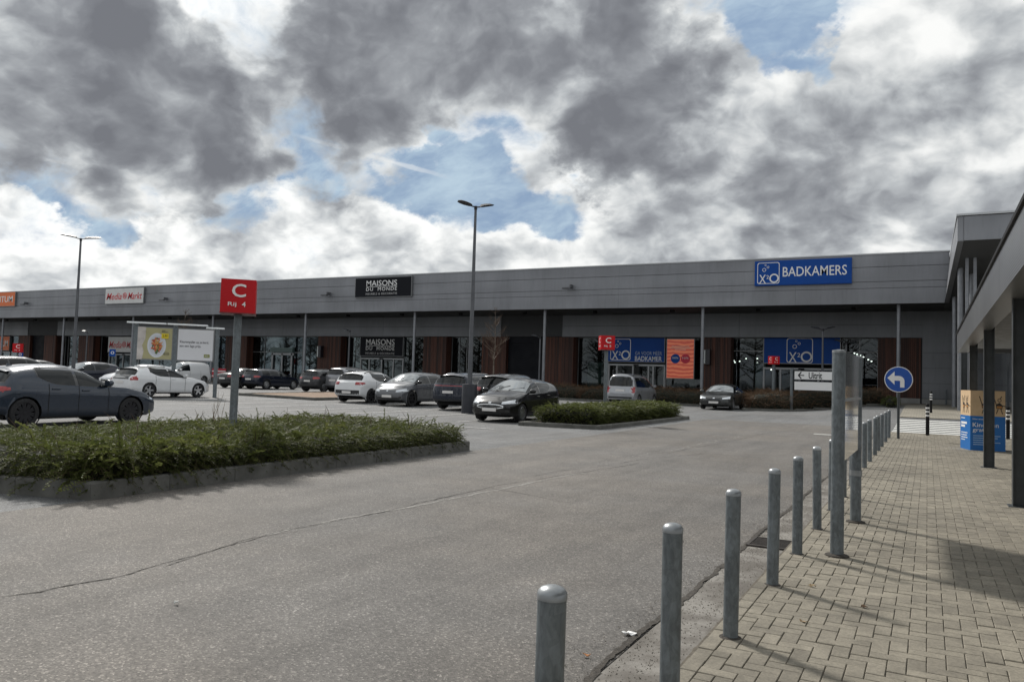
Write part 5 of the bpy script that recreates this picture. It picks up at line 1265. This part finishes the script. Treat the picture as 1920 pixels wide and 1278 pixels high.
# red and white barrier panels near the van
M_rw = mat('barrier_red', (.42, .02, .04), .5)
for i, (a, b) in enumerate(((375.5, 382.5), (386.5, 391), (393.5, 424))):
    Y = 53.5; xa, xb = on_y(a, 695, Y)[0], on_y(b, 695, Y)[0]; z1, z0 = on_y(400, 690, Y)[1], on_y(400, 707, Y)[1]; g0 = float(gz(xa, Y))
    t = thing('barrier_panel', ['narrow red barrier panel right of the white van', 'narrowest red barrier panel between its neighbours by the van', 'wide red and white barrier panel behind the black saloon'][i], 'barrier', ((xa+xb)/2, Y, g0)); w = xb-xa
    build(MB().box(-w/2, w/2, -.03, .03, z0-g0, z1-g0), 'panel', M_rw, t); build(MB().box(-w/2+.05, w/2-.05, -.036, -.0305, z1-g0-.32, z1-g0-.22), 'stripe', M_wht, t); build(MB().box(-w/2+.05, w/2-.05, -.036, -.0305, z0-g0+.1, z0-g0+.2), 'stripe', M_wht, t)
    for xx in (-w/2+.03, w/2-.03): build(MB().box(xx-.03, xx+.03, .031, .09, 0, z1-g0), 'leg', M_galv, t)
# cardboard display box under the canopy
def display():
    x, y, z = on_g(1818, 846); t = thing('display_box', 'tall cardboard display box, plain top and blue lower half, Kinderen gratis', 'display', (x+.30, y+.46, PAVZ+z), R(14)); w, h, hb = .39, 1.50, .86
    M_card = mat('cardboard', (.56, .40, .24), .8, var=.08, vscale=5); M_dblue = mat('display_blue', (.004, .13, .42), .45)
    build(MB().box(-w, w, -w, w, hb+.001, h), 'carton', M_card, t); build(MB().box(-w-.004, w+.004, -w-.004, w+.004, .0, hb), 'blue_base', M_dblue, t)
    f = -w-.0045
    lettering('Elke woensdag', M_wht, t, (-.14, f, hb-.08), .40, .045, depth=.003); lettering('Kinderen', M_wht, t, (-.05, f, hb-.22), .58, .11, depth=.003, bold=.004); lettering('gratis', M_wht, t, (-.16, f, hb-.36), .36, .12, depth=.003, bold=.004)
    for k_ in range(5): build(MB().box(-.33, .28-.06*(k_ % 3)-(.25 if k_ == 4 else 0), f-.002, f, hb-.50-k_*.055, hb-.482-k_*.055), 'text_line', mat('text_pale', (.35, .5, .68), .6), t)
    def doodle(rot, x0):
        d = MB(); y0 = -w-.004
        ring_plate(d, x0, 1.27, .045, .014, y0, y0+.0035, 14); d.plate([(x0-.07, 1.06), (x0+.06, 1.05), (x0+.075, 1.14), (x0, 1.21), (x0-.08, 1.16)], y0, y0+.0035)
        for (a, b) in (((x0-.07, 1.15), (x0-.13, 1.36)), ((x0+.06, 1.14), (x0+.20, 1.10)), ((x0-.03, 1.05), (x0-.07, .93)), ((x0+.03, 1.05), (x0+.07, .93)), ((x0+.02, 1.31), (x0+.05, 1.37))):
            dx, dz = b[0]-a[0], b[1]-a[1]; l = math.hypot(dx, dz); nx, nz = -dz/l*.009, dx/l*.009
            d.plate([(a[0]-nx, a[1]-nz), (b[0]-nx, b[1]-nz), (b[0]+nx, b[1]+nz), (a[0]+nx, a[1]+nz)], y0, y0+.0035)
        o = build(d, 'print_figure', mat('ink_black', (.03, .025, .02), .7), t); o.matrix_local = Matrix.Rotation(rot, 4, 'Z')
        e = MB().plate([(x0-.06, 1.075), (x0+.05, 1.07), (x0+.05, 1.12), (x0-.06, 1.125)], -w-.007, -w-.0045); o2 = build(e, 'print_patch', mat('ink_ochre', (.45, .20, .05), .7), t); o2.matrix_local = Matrix.Rotation(rot, 4, 'Z')
    doodle(0, -.06); doodle(0, .26); doodle(-math.pi/2, -.12); doodle(-math.pi/2, .16)
    for k_, (zz, ww) in enumerate(((hb-.08, .3), (hb-.22, .45), (hb-.30, .3), (hb-.45, .5), (hb-.51, .46), (hb-.57, .5), (hb-.63, .3))):
        o = build(MB().box(-.32, -.32+ww, -w-.0065, -w-.0045, zz, zz+(.055 if k_ in (1, 2) else .02)), 'text_line', M_wht, t); o.matrix_local = Matrix.Rotation(-math.pi/2, 4, 'Z')
display()
# litter
def litter(name, lab, px, py, pts, m, z=.012):
    x, y, g0 = on_g(px, py); mb = MB(); n = len(pts); mb.v = [(a, b, c) for a, b, c in pts]; mb.f = [tuple(range(n))]
    me = mb.mesh(name); bm = bmesh.new(); bm.from_mesh(me); bmesh.ops.triangulate(bm, faces=bm.faces); bmesh.ops.subdivide_edges(bm, edges=bm.edges, cuts=2)
    for v in bm.verts: v.co.z += random.uniform(0, .018)
    r_ = bmesh.ops.extrude_face_region(bm, geom=bm.faces[:]); bmesh.ops.translate(bm, verts=[e for e in r_['geom'] if isinstance(e, bmesh.types.BMVert)], vec=(0, 0, .002)); bm.to_mesh(me); bm.free()
    return tag(link(name, me, m, loc=(x, y, g0+z)), lab, 'litter')
litter('crumpled_tissue', 'crumpled white tissue lying on the asphalt near the gutter', 1181, 1192, [(-.045, -.02, 0), (.0, -.035, .0), (.045, -.01, .0), (.03, .025, .0), (-.02, .03, .0)], M_wht)
litter('fallen_leaf', 'small orange dry leaf on the asphalt near the front', 1099, 1234, [(-.025, .0, 0), (-.005, -.014, .0), (.028, -.004, .004), (.0, .012, .002)], mat('leaf_orange', (.5, .22, .08), .7))
for i, (px, py, lab) in enumerate(((1522, 1110, 'pale dry leaf on the paving beside the fourth bollard'), (1507, 1178, 'tan dry leaf on the paving bricks in front'), (1476, 1036, 'red and white litter scrap by the drain grate'), (1620, 1150, 'brown dead leaf on the paving bricks'), (330, 1135, 'small pale scrap on the asphalt at the left'))):
    s_ = RNG.uniform(.8, 1.2); litter('dry_leaf' if i not in (2, 4) else 'paper_scrap', lab, px, py, [(-.025*s_, .0, 0), (-.005, -.014*s_, .0), (.028*s_, -.004, .004), (.0, .012, .002)], mat(f'scrap{i}', [(.4, .3, .18), (.38, .28, .17), (.55, .2, .18), (.2, .13, .08), (.5, .5, .48)][i], .8), .012 if i in (2, 4) else PAVZ+.002)
# ================================================================ planting
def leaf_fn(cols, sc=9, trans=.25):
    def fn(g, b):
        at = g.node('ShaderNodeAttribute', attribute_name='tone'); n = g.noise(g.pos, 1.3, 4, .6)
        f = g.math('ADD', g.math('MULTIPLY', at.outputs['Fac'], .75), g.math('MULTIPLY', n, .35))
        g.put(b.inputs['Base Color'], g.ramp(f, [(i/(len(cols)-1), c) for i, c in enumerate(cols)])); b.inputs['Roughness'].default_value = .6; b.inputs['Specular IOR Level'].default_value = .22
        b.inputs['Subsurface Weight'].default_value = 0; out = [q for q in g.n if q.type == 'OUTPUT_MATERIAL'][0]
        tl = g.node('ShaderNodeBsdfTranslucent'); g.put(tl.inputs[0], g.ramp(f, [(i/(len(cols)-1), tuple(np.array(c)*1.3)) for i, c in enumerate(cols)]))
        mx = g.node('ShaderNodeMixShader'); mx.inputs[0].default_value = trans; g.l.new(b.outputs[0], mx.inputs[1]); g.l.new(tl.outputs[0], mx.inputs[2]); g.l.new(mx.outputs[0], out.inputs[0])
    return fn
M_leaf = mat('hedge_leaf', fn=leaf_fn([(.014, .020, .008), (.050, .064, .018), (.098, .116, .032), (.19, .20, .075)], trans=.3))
M_twig = mat('hedge_twig', (.085, .055, .035), .8, var=.3, vscale=20)
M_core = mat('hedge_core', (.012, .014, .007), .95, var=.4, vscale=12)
M_bleaf = mat('dormant_leaf', fn=leaf_fn([(.045, .026, .014), (.105, .060, .032), (.16, .098, .055), (.22, .15, .09)], trans=.15))
def sprig(n_leaf, L, leaf_l, leaf_w, arch, r, spread=1.0, jit=.25):
    """one twig along +x arching down, with leaves in two ranks; returns verts, faces, leaf flag"""
    V, Fc, fl = [], [], []
    ts = np.linspace(0, 1, 6); st = np.stack([ts*L, np.zeros(6), arch*L*(ts*.6-ts**2)], 1); wd = .0035*(1-ts*.7)
    for p, w in zip(st, wd): V += [p+[0, w, 0], p-[0, w, 0]]
    for i in range(5): Fc.append((2*i, 2*i+1, 2*i+3, 2*i+2)); fl.append(0)
    for i in range(n_leaf):
        t = .10+.9*(i+.5)/n_leaf; p = np.array([t*L, 0, arch*L*(t*.6-t**2)]); s = 1 if i % 2 else -1
        a = s*(1.05*spread+r.normal(0, jit)); e = r.normal(.25, .35); ll = leaf_l*(.7+.6*r.random())*(1-.35*t)
        d = np.array([math.cos(a)*math.cos(e), math.sin(a)*math.cos(e), math.sin(e)]); u = np.cross(d, [0, 0, 1]); u /= max(1e-6, np.linalg.norm(u)); w = leaf_w*(.8+.4*r.random()); nrm = np.cross(u, d)
        b = len(V); V += [p, p+d*ll*.45+u*w+nrm*w*.35, p+d*ll, p+d*ll*.45-u*w+nrm*w*.35]; Fc.append((b, b+1, b+2, b+3)); fl.append(1)
    return np.array(V), np.array(Fc), np.array(fl)
def scatter(name, specs, pos, dirs, scale, m_leaf, m_twig, parent, r, tone_fn=None, lift=.5):
    """place sprigs: pos Nx3, dirs Nx3 (outward growth)"""
    AV, AF, MI, TN = [], [], [], []; off = 0
    pick = r.integers(0, len(specs), len(pos))
    for q, (p, d, s) in enumerate(zip(pos, dirs, scale)):
        V, Fc, fl = specs[pick[q]]; d = d/np.linalg.norm(d); up = np.array([0, 0, 1.]) if abs(d[2]) < .95 else np.array([1., 0, 0])
        y = np.cross(up, d); y /= np.linalg.norm(y); z = np.cross(d, y); ro = r.normal(0, .5); y, z = y*math.cos(ro)+z*math.sin(ro), z*math.cos(ro)-y*math.sin(ro)
        AV.append((V*s) @ np.array([d, y, z])+p); AF.append(Fc+off); off += len(V); MI.append(1-fl); tn = (tone_fn(p) if tone_fn else .5)+r.normal(0, .16); TN.append(np.clip(np.full(len(V), tn)+r.normal(0, .06, len(V)), 0, 1))
    V = np.concatenate(AV); Fc = np.concatenate(AF); me = bpy.data.meshes.new(name); me.vertices.add(len(V)); me.vertices.foreach_set('co', V.astype(np.float32).ravel()); me.loops.add(len(Fc)*4); me.polygons.add(len(Fc))
    me.loops.foreach_set('vertex_index', Fc.astype(np.int32).ravel()); me.polygons.foreach_set('loop_start', np.arange(0, len(Fc)*4, 4, dtype=np.int32)); me.polygons.foreach_set('loop_total', np.full(len(Fc), 4, np.int32))
    me.materials.append(m_leaf); me.materials.append(m_twig); me.polygons.foreach_set('material_index', np.concatenate(MI).astype(np.int32)); me.update(calc_edges=True)
    at = me.attributes.new('tone', 'FLOAT', 'POINT'); at.data.foreach_set('value', np.concatenate(TN).astype(np.float32))
    return link(name, me, None, parent)
def inset(poly, d):
    n = len(poly); out = []
    for i in range(n):
        p, q, s = [np.array(poly[(i+k) % n], float) for k in (-1, 0, 1)]
        n1 = np.array([-(q-p)[1], (q-p)[0]]); n1 /= np.linalg.norm(n1); n2 = np.array([-(s-q)[1], (s-q)[0]]); n2 /= np.linalg.norm(n2); b = n1+n2; out.append(tuple(q+b*d/max(.4, 1+n1@n2)))
    return out
def inside(poly, P):
    x, y = P[:, 0], P[:, 1]; c = np.zeros(len(P), bool); n = len(poly)
    for i in range(n):
        (x0, y0), (x1, y1) = poly[i], poly[(i+1) % n]; k = ((y0 > y) != (y1 > y)) & (x < (x1-x0)*(y-y0)/((y1-y0) if y1 != y0 else 1e-9)+x0); c ^= k
    return c
def edge_dist(poly, P):
    d = np.full(len(P), 1e9); nr = np.zeros((len(P), 2)); n = len(poly)
    for i in range(n):
        a, b = np.array(poly[i]), np.array(poly[(i+1) % n]); e = b-a; t = np.clip(((P-a) @ e)/(e @ e), 0, 1); q = a+t[:, None]*e; dd = np.linalg.norm(P-q, axis=1); k = dd < d; d[k] = dd[k]
        o = np.array([e[1], -e[0]])/np.linalg.norm(e); nr[k] = o
    return d, nr
def hedge(label, poly, h, n_top, n_side, specs, m_leaf, m_twig, seed, base=.10, hvar=.06, size=1.0, edge_r=.25, hfun=None, tone_top=.5, tone_low=.3, group=None, name='hedge', cat='hedge'):
    r = np.random.default_rng(seed); P0 = np.array(poly); c = P0.mean(0); t = thing(name, label, cat, (c[0], c[1], float(gz(*c))+.08), 0, group)
    lo, hi = P0.min(0), P0.max(0); ph = r.uniform(0, 6, 6)
    def top(P):
        d, _ = edge_dist(poly, P); w = hvar*(np.sin(P[:, 0]*2.1+ph[0])+np.sin(P[:, 1]*1.7+ph[1])+.6*np.sin(P[:, 0]*4.7+P[:, 1]*3.9+ph[2]))/2
        hh = h if hfun is None else hfun(P)
        return base+gz(P[:, 0], P[:, 1])+(hh+w)*np.sqrt(np.clip(1-(1-np.clip(d/edge_r, 0, 1))**2, .12, 1))
    P = r.uniform(lo, hi, (n_top*4, 2)); P = P[inside(poly, P)][:n_top]; d, nr = edge_dist(poly, P); zt = top(P)
    ang = r.uniform(0, 2*math.pi, len(P)); D = np.stack([np.cos(ang), np.sin(ang), r.uniform(-.05, .55, len(P))], 1); D[:, :2] += nr*np.clip(1.2-d/edge_r, 0, 1)[:, None]*1.3; D[:, 2] -= np.clip(1-d/edge_r, 0, 1)*.4
    pos = np.column_stack([P, zt-r.uniform(.02, .16, len(P))])
    # sides
    S = []; SD = []; n = len(poly); per = [np.linalg.norm(np.array(poly[(i+1) % n])-np.array(poly[i])) for i in range(n)]
    for i in range(n):
        k = int(n_side*per[i]/sum(per)); a, b = np.array(poly[i]), np.array(poly[(i+1) % n]); e = (b-a)/per[i]; o = np.array([e[1], -e[0]]); u = r.random(k)
        q = a+u[:, None]*(b-a)-o*r.uniform(-.02, .12, k)[:, None]; hh = np.full(k, h) if hfun is None else hfun(q); zz = base+gz(q[:, 0], q[:, 1])+hh*r.uniform(.05, .85, k)
        S.append(np.column_stack([q, zz])); SD.append(np.column_stack([o[0]+r.normal(0, .45, k), o[1]+r.normal(0, .45, k), r.uniform(-.55, .65, k)]))
    pos = np.concatenate([pos]+S); D = np.concatenate([D]+SD); sc = size*r.uniform(.65, 1.25, len(pos))
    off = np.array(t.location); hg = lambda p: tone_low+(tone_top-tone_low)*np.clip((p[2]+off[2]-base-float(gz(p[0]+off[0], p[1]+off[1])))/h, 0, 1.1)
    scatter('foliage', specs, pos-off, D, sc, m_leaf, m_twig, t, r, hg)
    # dense twiggy inside
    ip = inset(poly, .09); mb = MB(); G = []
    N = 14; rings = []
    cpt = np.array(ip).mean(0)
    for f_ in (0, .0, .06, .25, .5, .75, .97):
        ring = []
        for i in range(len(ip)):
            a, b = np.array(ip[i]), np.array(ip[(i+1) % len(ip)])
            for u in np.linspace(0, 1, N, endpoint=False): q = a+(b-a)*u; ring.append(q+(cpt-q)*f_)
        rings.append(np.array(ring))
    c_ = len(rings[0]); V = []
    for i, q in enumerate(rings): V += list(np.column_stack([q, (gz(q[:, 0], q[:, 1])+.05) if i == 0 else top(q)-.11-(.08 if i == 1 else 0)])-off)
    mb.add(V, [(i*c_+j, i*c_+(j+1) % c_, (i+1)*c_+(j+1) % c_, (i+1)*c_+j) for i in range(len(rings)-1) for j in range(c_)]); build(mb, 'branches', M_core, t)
    return t, top
rr = np.random.default_rng(21)
SP_L = [sprig(26, .30, .030, .0105, a, rr) for a in (.25, .45, .7, .9, .35, .6)]
SP_M = [sprig(18, .24, .036, .013, a, rr) for a in (.2, .4, .6, .3)]
SP_B = [sprig(9, .42, .045, .010, a, rr, .6, .5) for a in (.1, -.1, .3, .2, 0)]
H1 = inset(ISL1, .17)
def h1(P): return np.interp(P[:, 1], [4, 6.5, 9.5, 13.5], [.38, .40, .41, .43])
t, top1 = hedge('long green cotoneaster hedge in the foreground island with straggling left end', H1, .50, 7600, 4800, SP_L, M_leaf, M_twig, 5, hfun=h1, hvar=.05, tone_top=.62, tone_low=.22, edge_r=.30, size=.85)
# straggling shoots at the wild left end and loose stems on top
r = np.random.default_rng(9); pos, D, sc = [], [], []
off = np.array(t.location)
for _ in range(620):
    y = 4.6+abs(r.normal(0, 2.2)); x = -8.18-abs(r.normal(0, .55)); q = np.array([[x, y]])
    if not inside(H1, q)[0]: continue
    pos.append([x, y, float(top1(q)[0])-r.uniform(.0, .18)]); D.append([r.uniform(.1, 1.2), r.normal(-.7, .5), r.uniform(-.2, .6)]); sc.append(r.uniform(1.0, 1.9))
for _ in range(200):
    q = np.array([[r.uniform(-12.4, -8.3), r.uniform(5, 13.2)]])
    if not inside(H1, q)[0]: continue
    pos.append([q[0, 0], q[0, 1], float(top1(q)[0])-.05]); D.append([r.normal(0, .5), r.normal(0, .5), r.uniform(.3, 1)]); sc.append(r.uniform(.5, .95))
scatter('shoots', SP_L, np.array(pos)-off, np.array(D), np.array(sc), M_leaf, M_twig, t, r, lambda p: .62)
bs = MB()
for _ in range(46):
    q = np.array([[r.uniform(-12.2, -8.5), r.uniform(5.2, 13.2)]])
    if not inside(H1, q)[0]: continue
    z = float(top1(q)[0])-off[2]; x, y = q[0]-off[:2]; dx, dy = r.normal(0, .10, 2); hh = r.uniform(.10, .26); bs.tube([(x, y, z-.1), (x+dx*.5, y+dy*.5, z+hh*.5), (x+dx, y+dy, z+hh)], [.005, .004, .002], 4)
build(bs, 'bare_stems', M_twig, t)['kind'] = 'stuff'
hedge('clipped green hedge in the second island beside the black hatchback', inset(ISL2, .42), .56, 4200, 3000, SP_M, M_leaf, M_twig, 6, hvar=.035, tone_top=.62, tone_low=.25, edge_r=.22, size=1.0)
# tall grass stems by the billboard post
gs = thing('dry_grass', 'thin dry grass stems rising from the hedge by the billboard post', 'plant', (*[float(v) for v in (ray(404, 790)[:2]*(14.6/np.linalg.norm(ray(404, 790)[:2])))], .3))
mb = MB()
for k in range(7):
    a = RNG.normal(0, .09); b = RNG.normal(0, .05); hh = RNG.uniform(.45, .80); mb.tube([(k*.045-.13, 0, 0), (k*.045-.13+a*.4, b, hh*.6), (k*.045-.13+a, b, hh)], [.005, .004, .002], 4)
build(mb, 'stems', mat('dry_stem', (.20, .15, .09), .8), gs)
# dormant brown hedges in front of the shops
def sub(x0, x1, y0, y1): return [(x1, y0), (x1, y1), (x0, y1), (x0, y0)]
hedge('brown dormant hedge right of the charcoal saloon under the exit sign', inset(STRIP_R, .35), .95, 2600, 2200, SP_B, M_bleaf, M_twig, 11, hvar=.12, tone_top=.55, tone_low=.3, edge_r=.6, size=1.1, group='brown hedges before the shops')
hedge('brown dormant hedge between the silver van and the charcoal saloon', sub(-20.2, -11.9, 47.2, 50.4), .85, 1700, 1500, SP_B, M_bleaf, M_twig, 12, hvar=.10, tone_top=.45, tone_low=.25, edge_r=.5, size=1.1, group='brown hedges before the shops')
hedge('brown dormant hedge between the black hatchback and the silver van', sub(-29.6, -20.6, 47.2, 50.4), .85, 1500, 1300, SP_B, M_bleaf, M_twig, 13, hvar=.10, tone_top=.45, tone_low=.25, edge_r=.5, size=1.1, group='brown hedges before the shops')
hedge('low green ground cover at the right end of the brown hedge', sub(-2.05, -1.55, 46.2, 49.5), .42, 260, 220, SP_M, M_leaf, M_twig, 14, hvar=.05, tone_top=.3, tone_low=.2)
# bare young trees
M_bark = mat('bark', (.15, .12, .095), .85, var=.3, vscale=10, bump=.4, bscale=60); M_tw = mat('bare_twig', (.12, .085, .062), .8)
def bare_tree(label, X, Y, H, spread, seed):
    r = random.Random(seed); z = float(gz(X, Y)); t = thing('bare_tree', label, 'tree', (X, Y, z)); tr = MB(); br = MB()
    h0 = H*.30; pts = [(0, 0, -.05)]; 
    for k in range(1, 8): pts.append((r.uniform(-.04, .04), r.uniform(-.04, .04), H*.98*k/7))
    tr.tube(pts, [.07, .062, .052, .042, .032, .022, .014, .006], 8); 
    def grow(p, d, L, rad, dep):
        q = [p]; dd = Vector(d)
        for k in range(4): dd = (dd+Vector((r.uniform(-.18, .18), r.uniform(-.18, .18), .10))).normalized(); q.append(q[-1]+dd*L/4)
        br.tube(q, [rad, rad*.8, rad*.62, rad*.45, rad*.28], 4, cap=False)
        if dep < 3:
            for k in range(5 if dep < 2 else 3):
                u = r.uniform(.25, 1); i = min(3, int(u*4)); pp = q[i]+(q[i+1]-q[i])*(u*4-i); s = Vector((r.uniform(-1, 1), r.uniform(-1, 1), r.uniform(-.1, .7))).normalized(); grow(pp, (dd*.9+s*.8).normalized(), L*r.uniform(.35, .6), rad*.5, dep+1)
    for k in range(34):
        u = r.uniform(0, 1)**.8; zz = h0+(H*.95-h0)*u; a = r.uniform(0, 6.28); L = spread*(1-u*.82)*r.uniform(.7, 1.1)*(.65+.5*min(1, u*5)); grow(Vector((0, 0, zz)), (math.cos(a), math.sin(a), r.uniform(.15, .6)), L, .026*(1-u*.55), 1)
    build(tr, 'trunk', M_bark, t, smooth=60); build(br, 'crown', M_tw, t)
Yt = 46.2
X, zt = on_y(930, 572, Yt); bare_tree('bare young tree with spreading twigs before the dark recess', X, Yt, zt-float(gz(X, Yt)), 1.35, 4)
X, zt = on_y(348, 577, Yt); bare_tree('bare young tree whose top shows above the billboard', X, Yt, zt-float(gz(X, Yt)), 1.6, 5)

# the wood across the road behind the camera (only its mirror image shows, in the shop windows)
def wood():
    r = np.random.default_rng(33); mb = MB()
    for i in range(72):
        x = -235+i*3.5+r.uniform(-1.5, 1.5); y = -34+r.uniform(-9, 9); H = r.uniform(10, 15); mb.tube([(x, y, -.1), (x+r.normal(0, .3), y, H*.6), (x+r.normal(0, .5), y, H)], [.22, .14, .04], 5, cap=False)
        for _ in range(46):
            z = H*r.uniform(.15, .95); a = r.uniform(0, 6.28); L = (H-z)*.35+r.uniform(.6, 1.8); up = r.uniform(.2, .9); e = (x+L*math.cos(a), y+L*math.sin(a)*.6, z+L*up); w = r.uniform(.05, .16)
            mb.add([(x, y, z-w), (x, y, z+w), (e[0], e[1], e[2]+.05), (e[0], e[1], e[2]-.05)], [(0, 1, 2, 3)])
            for _k in range(2):
                t = r.uniform(.3, .9); p = (x+(e[0]-x)*t, y+(e[1]-y)*t, z+(e[2]-z)*t); q = (p[0]+r.normal(0, .8), p[1]+r.normal(0, .5), p[2]+r.uniform(.2, 1.3)); mb.add([(p[0], p[1], p[2]-.06), (p[0], p[1], p[2]+.06), (q[0], q[1], q[2]+.03), (q[0], q[1], q[2]-.03)], [(0, 1, 2, 3)])
    o = build(mb, 'bare_wood', mat('far_bark', (.035, .030, .024), .9)); o['kind'] = 'stuff'; o['label'] = 'bare winter wood across the road reflected in the shop windows'; o['category'] = 'wood'
wood()
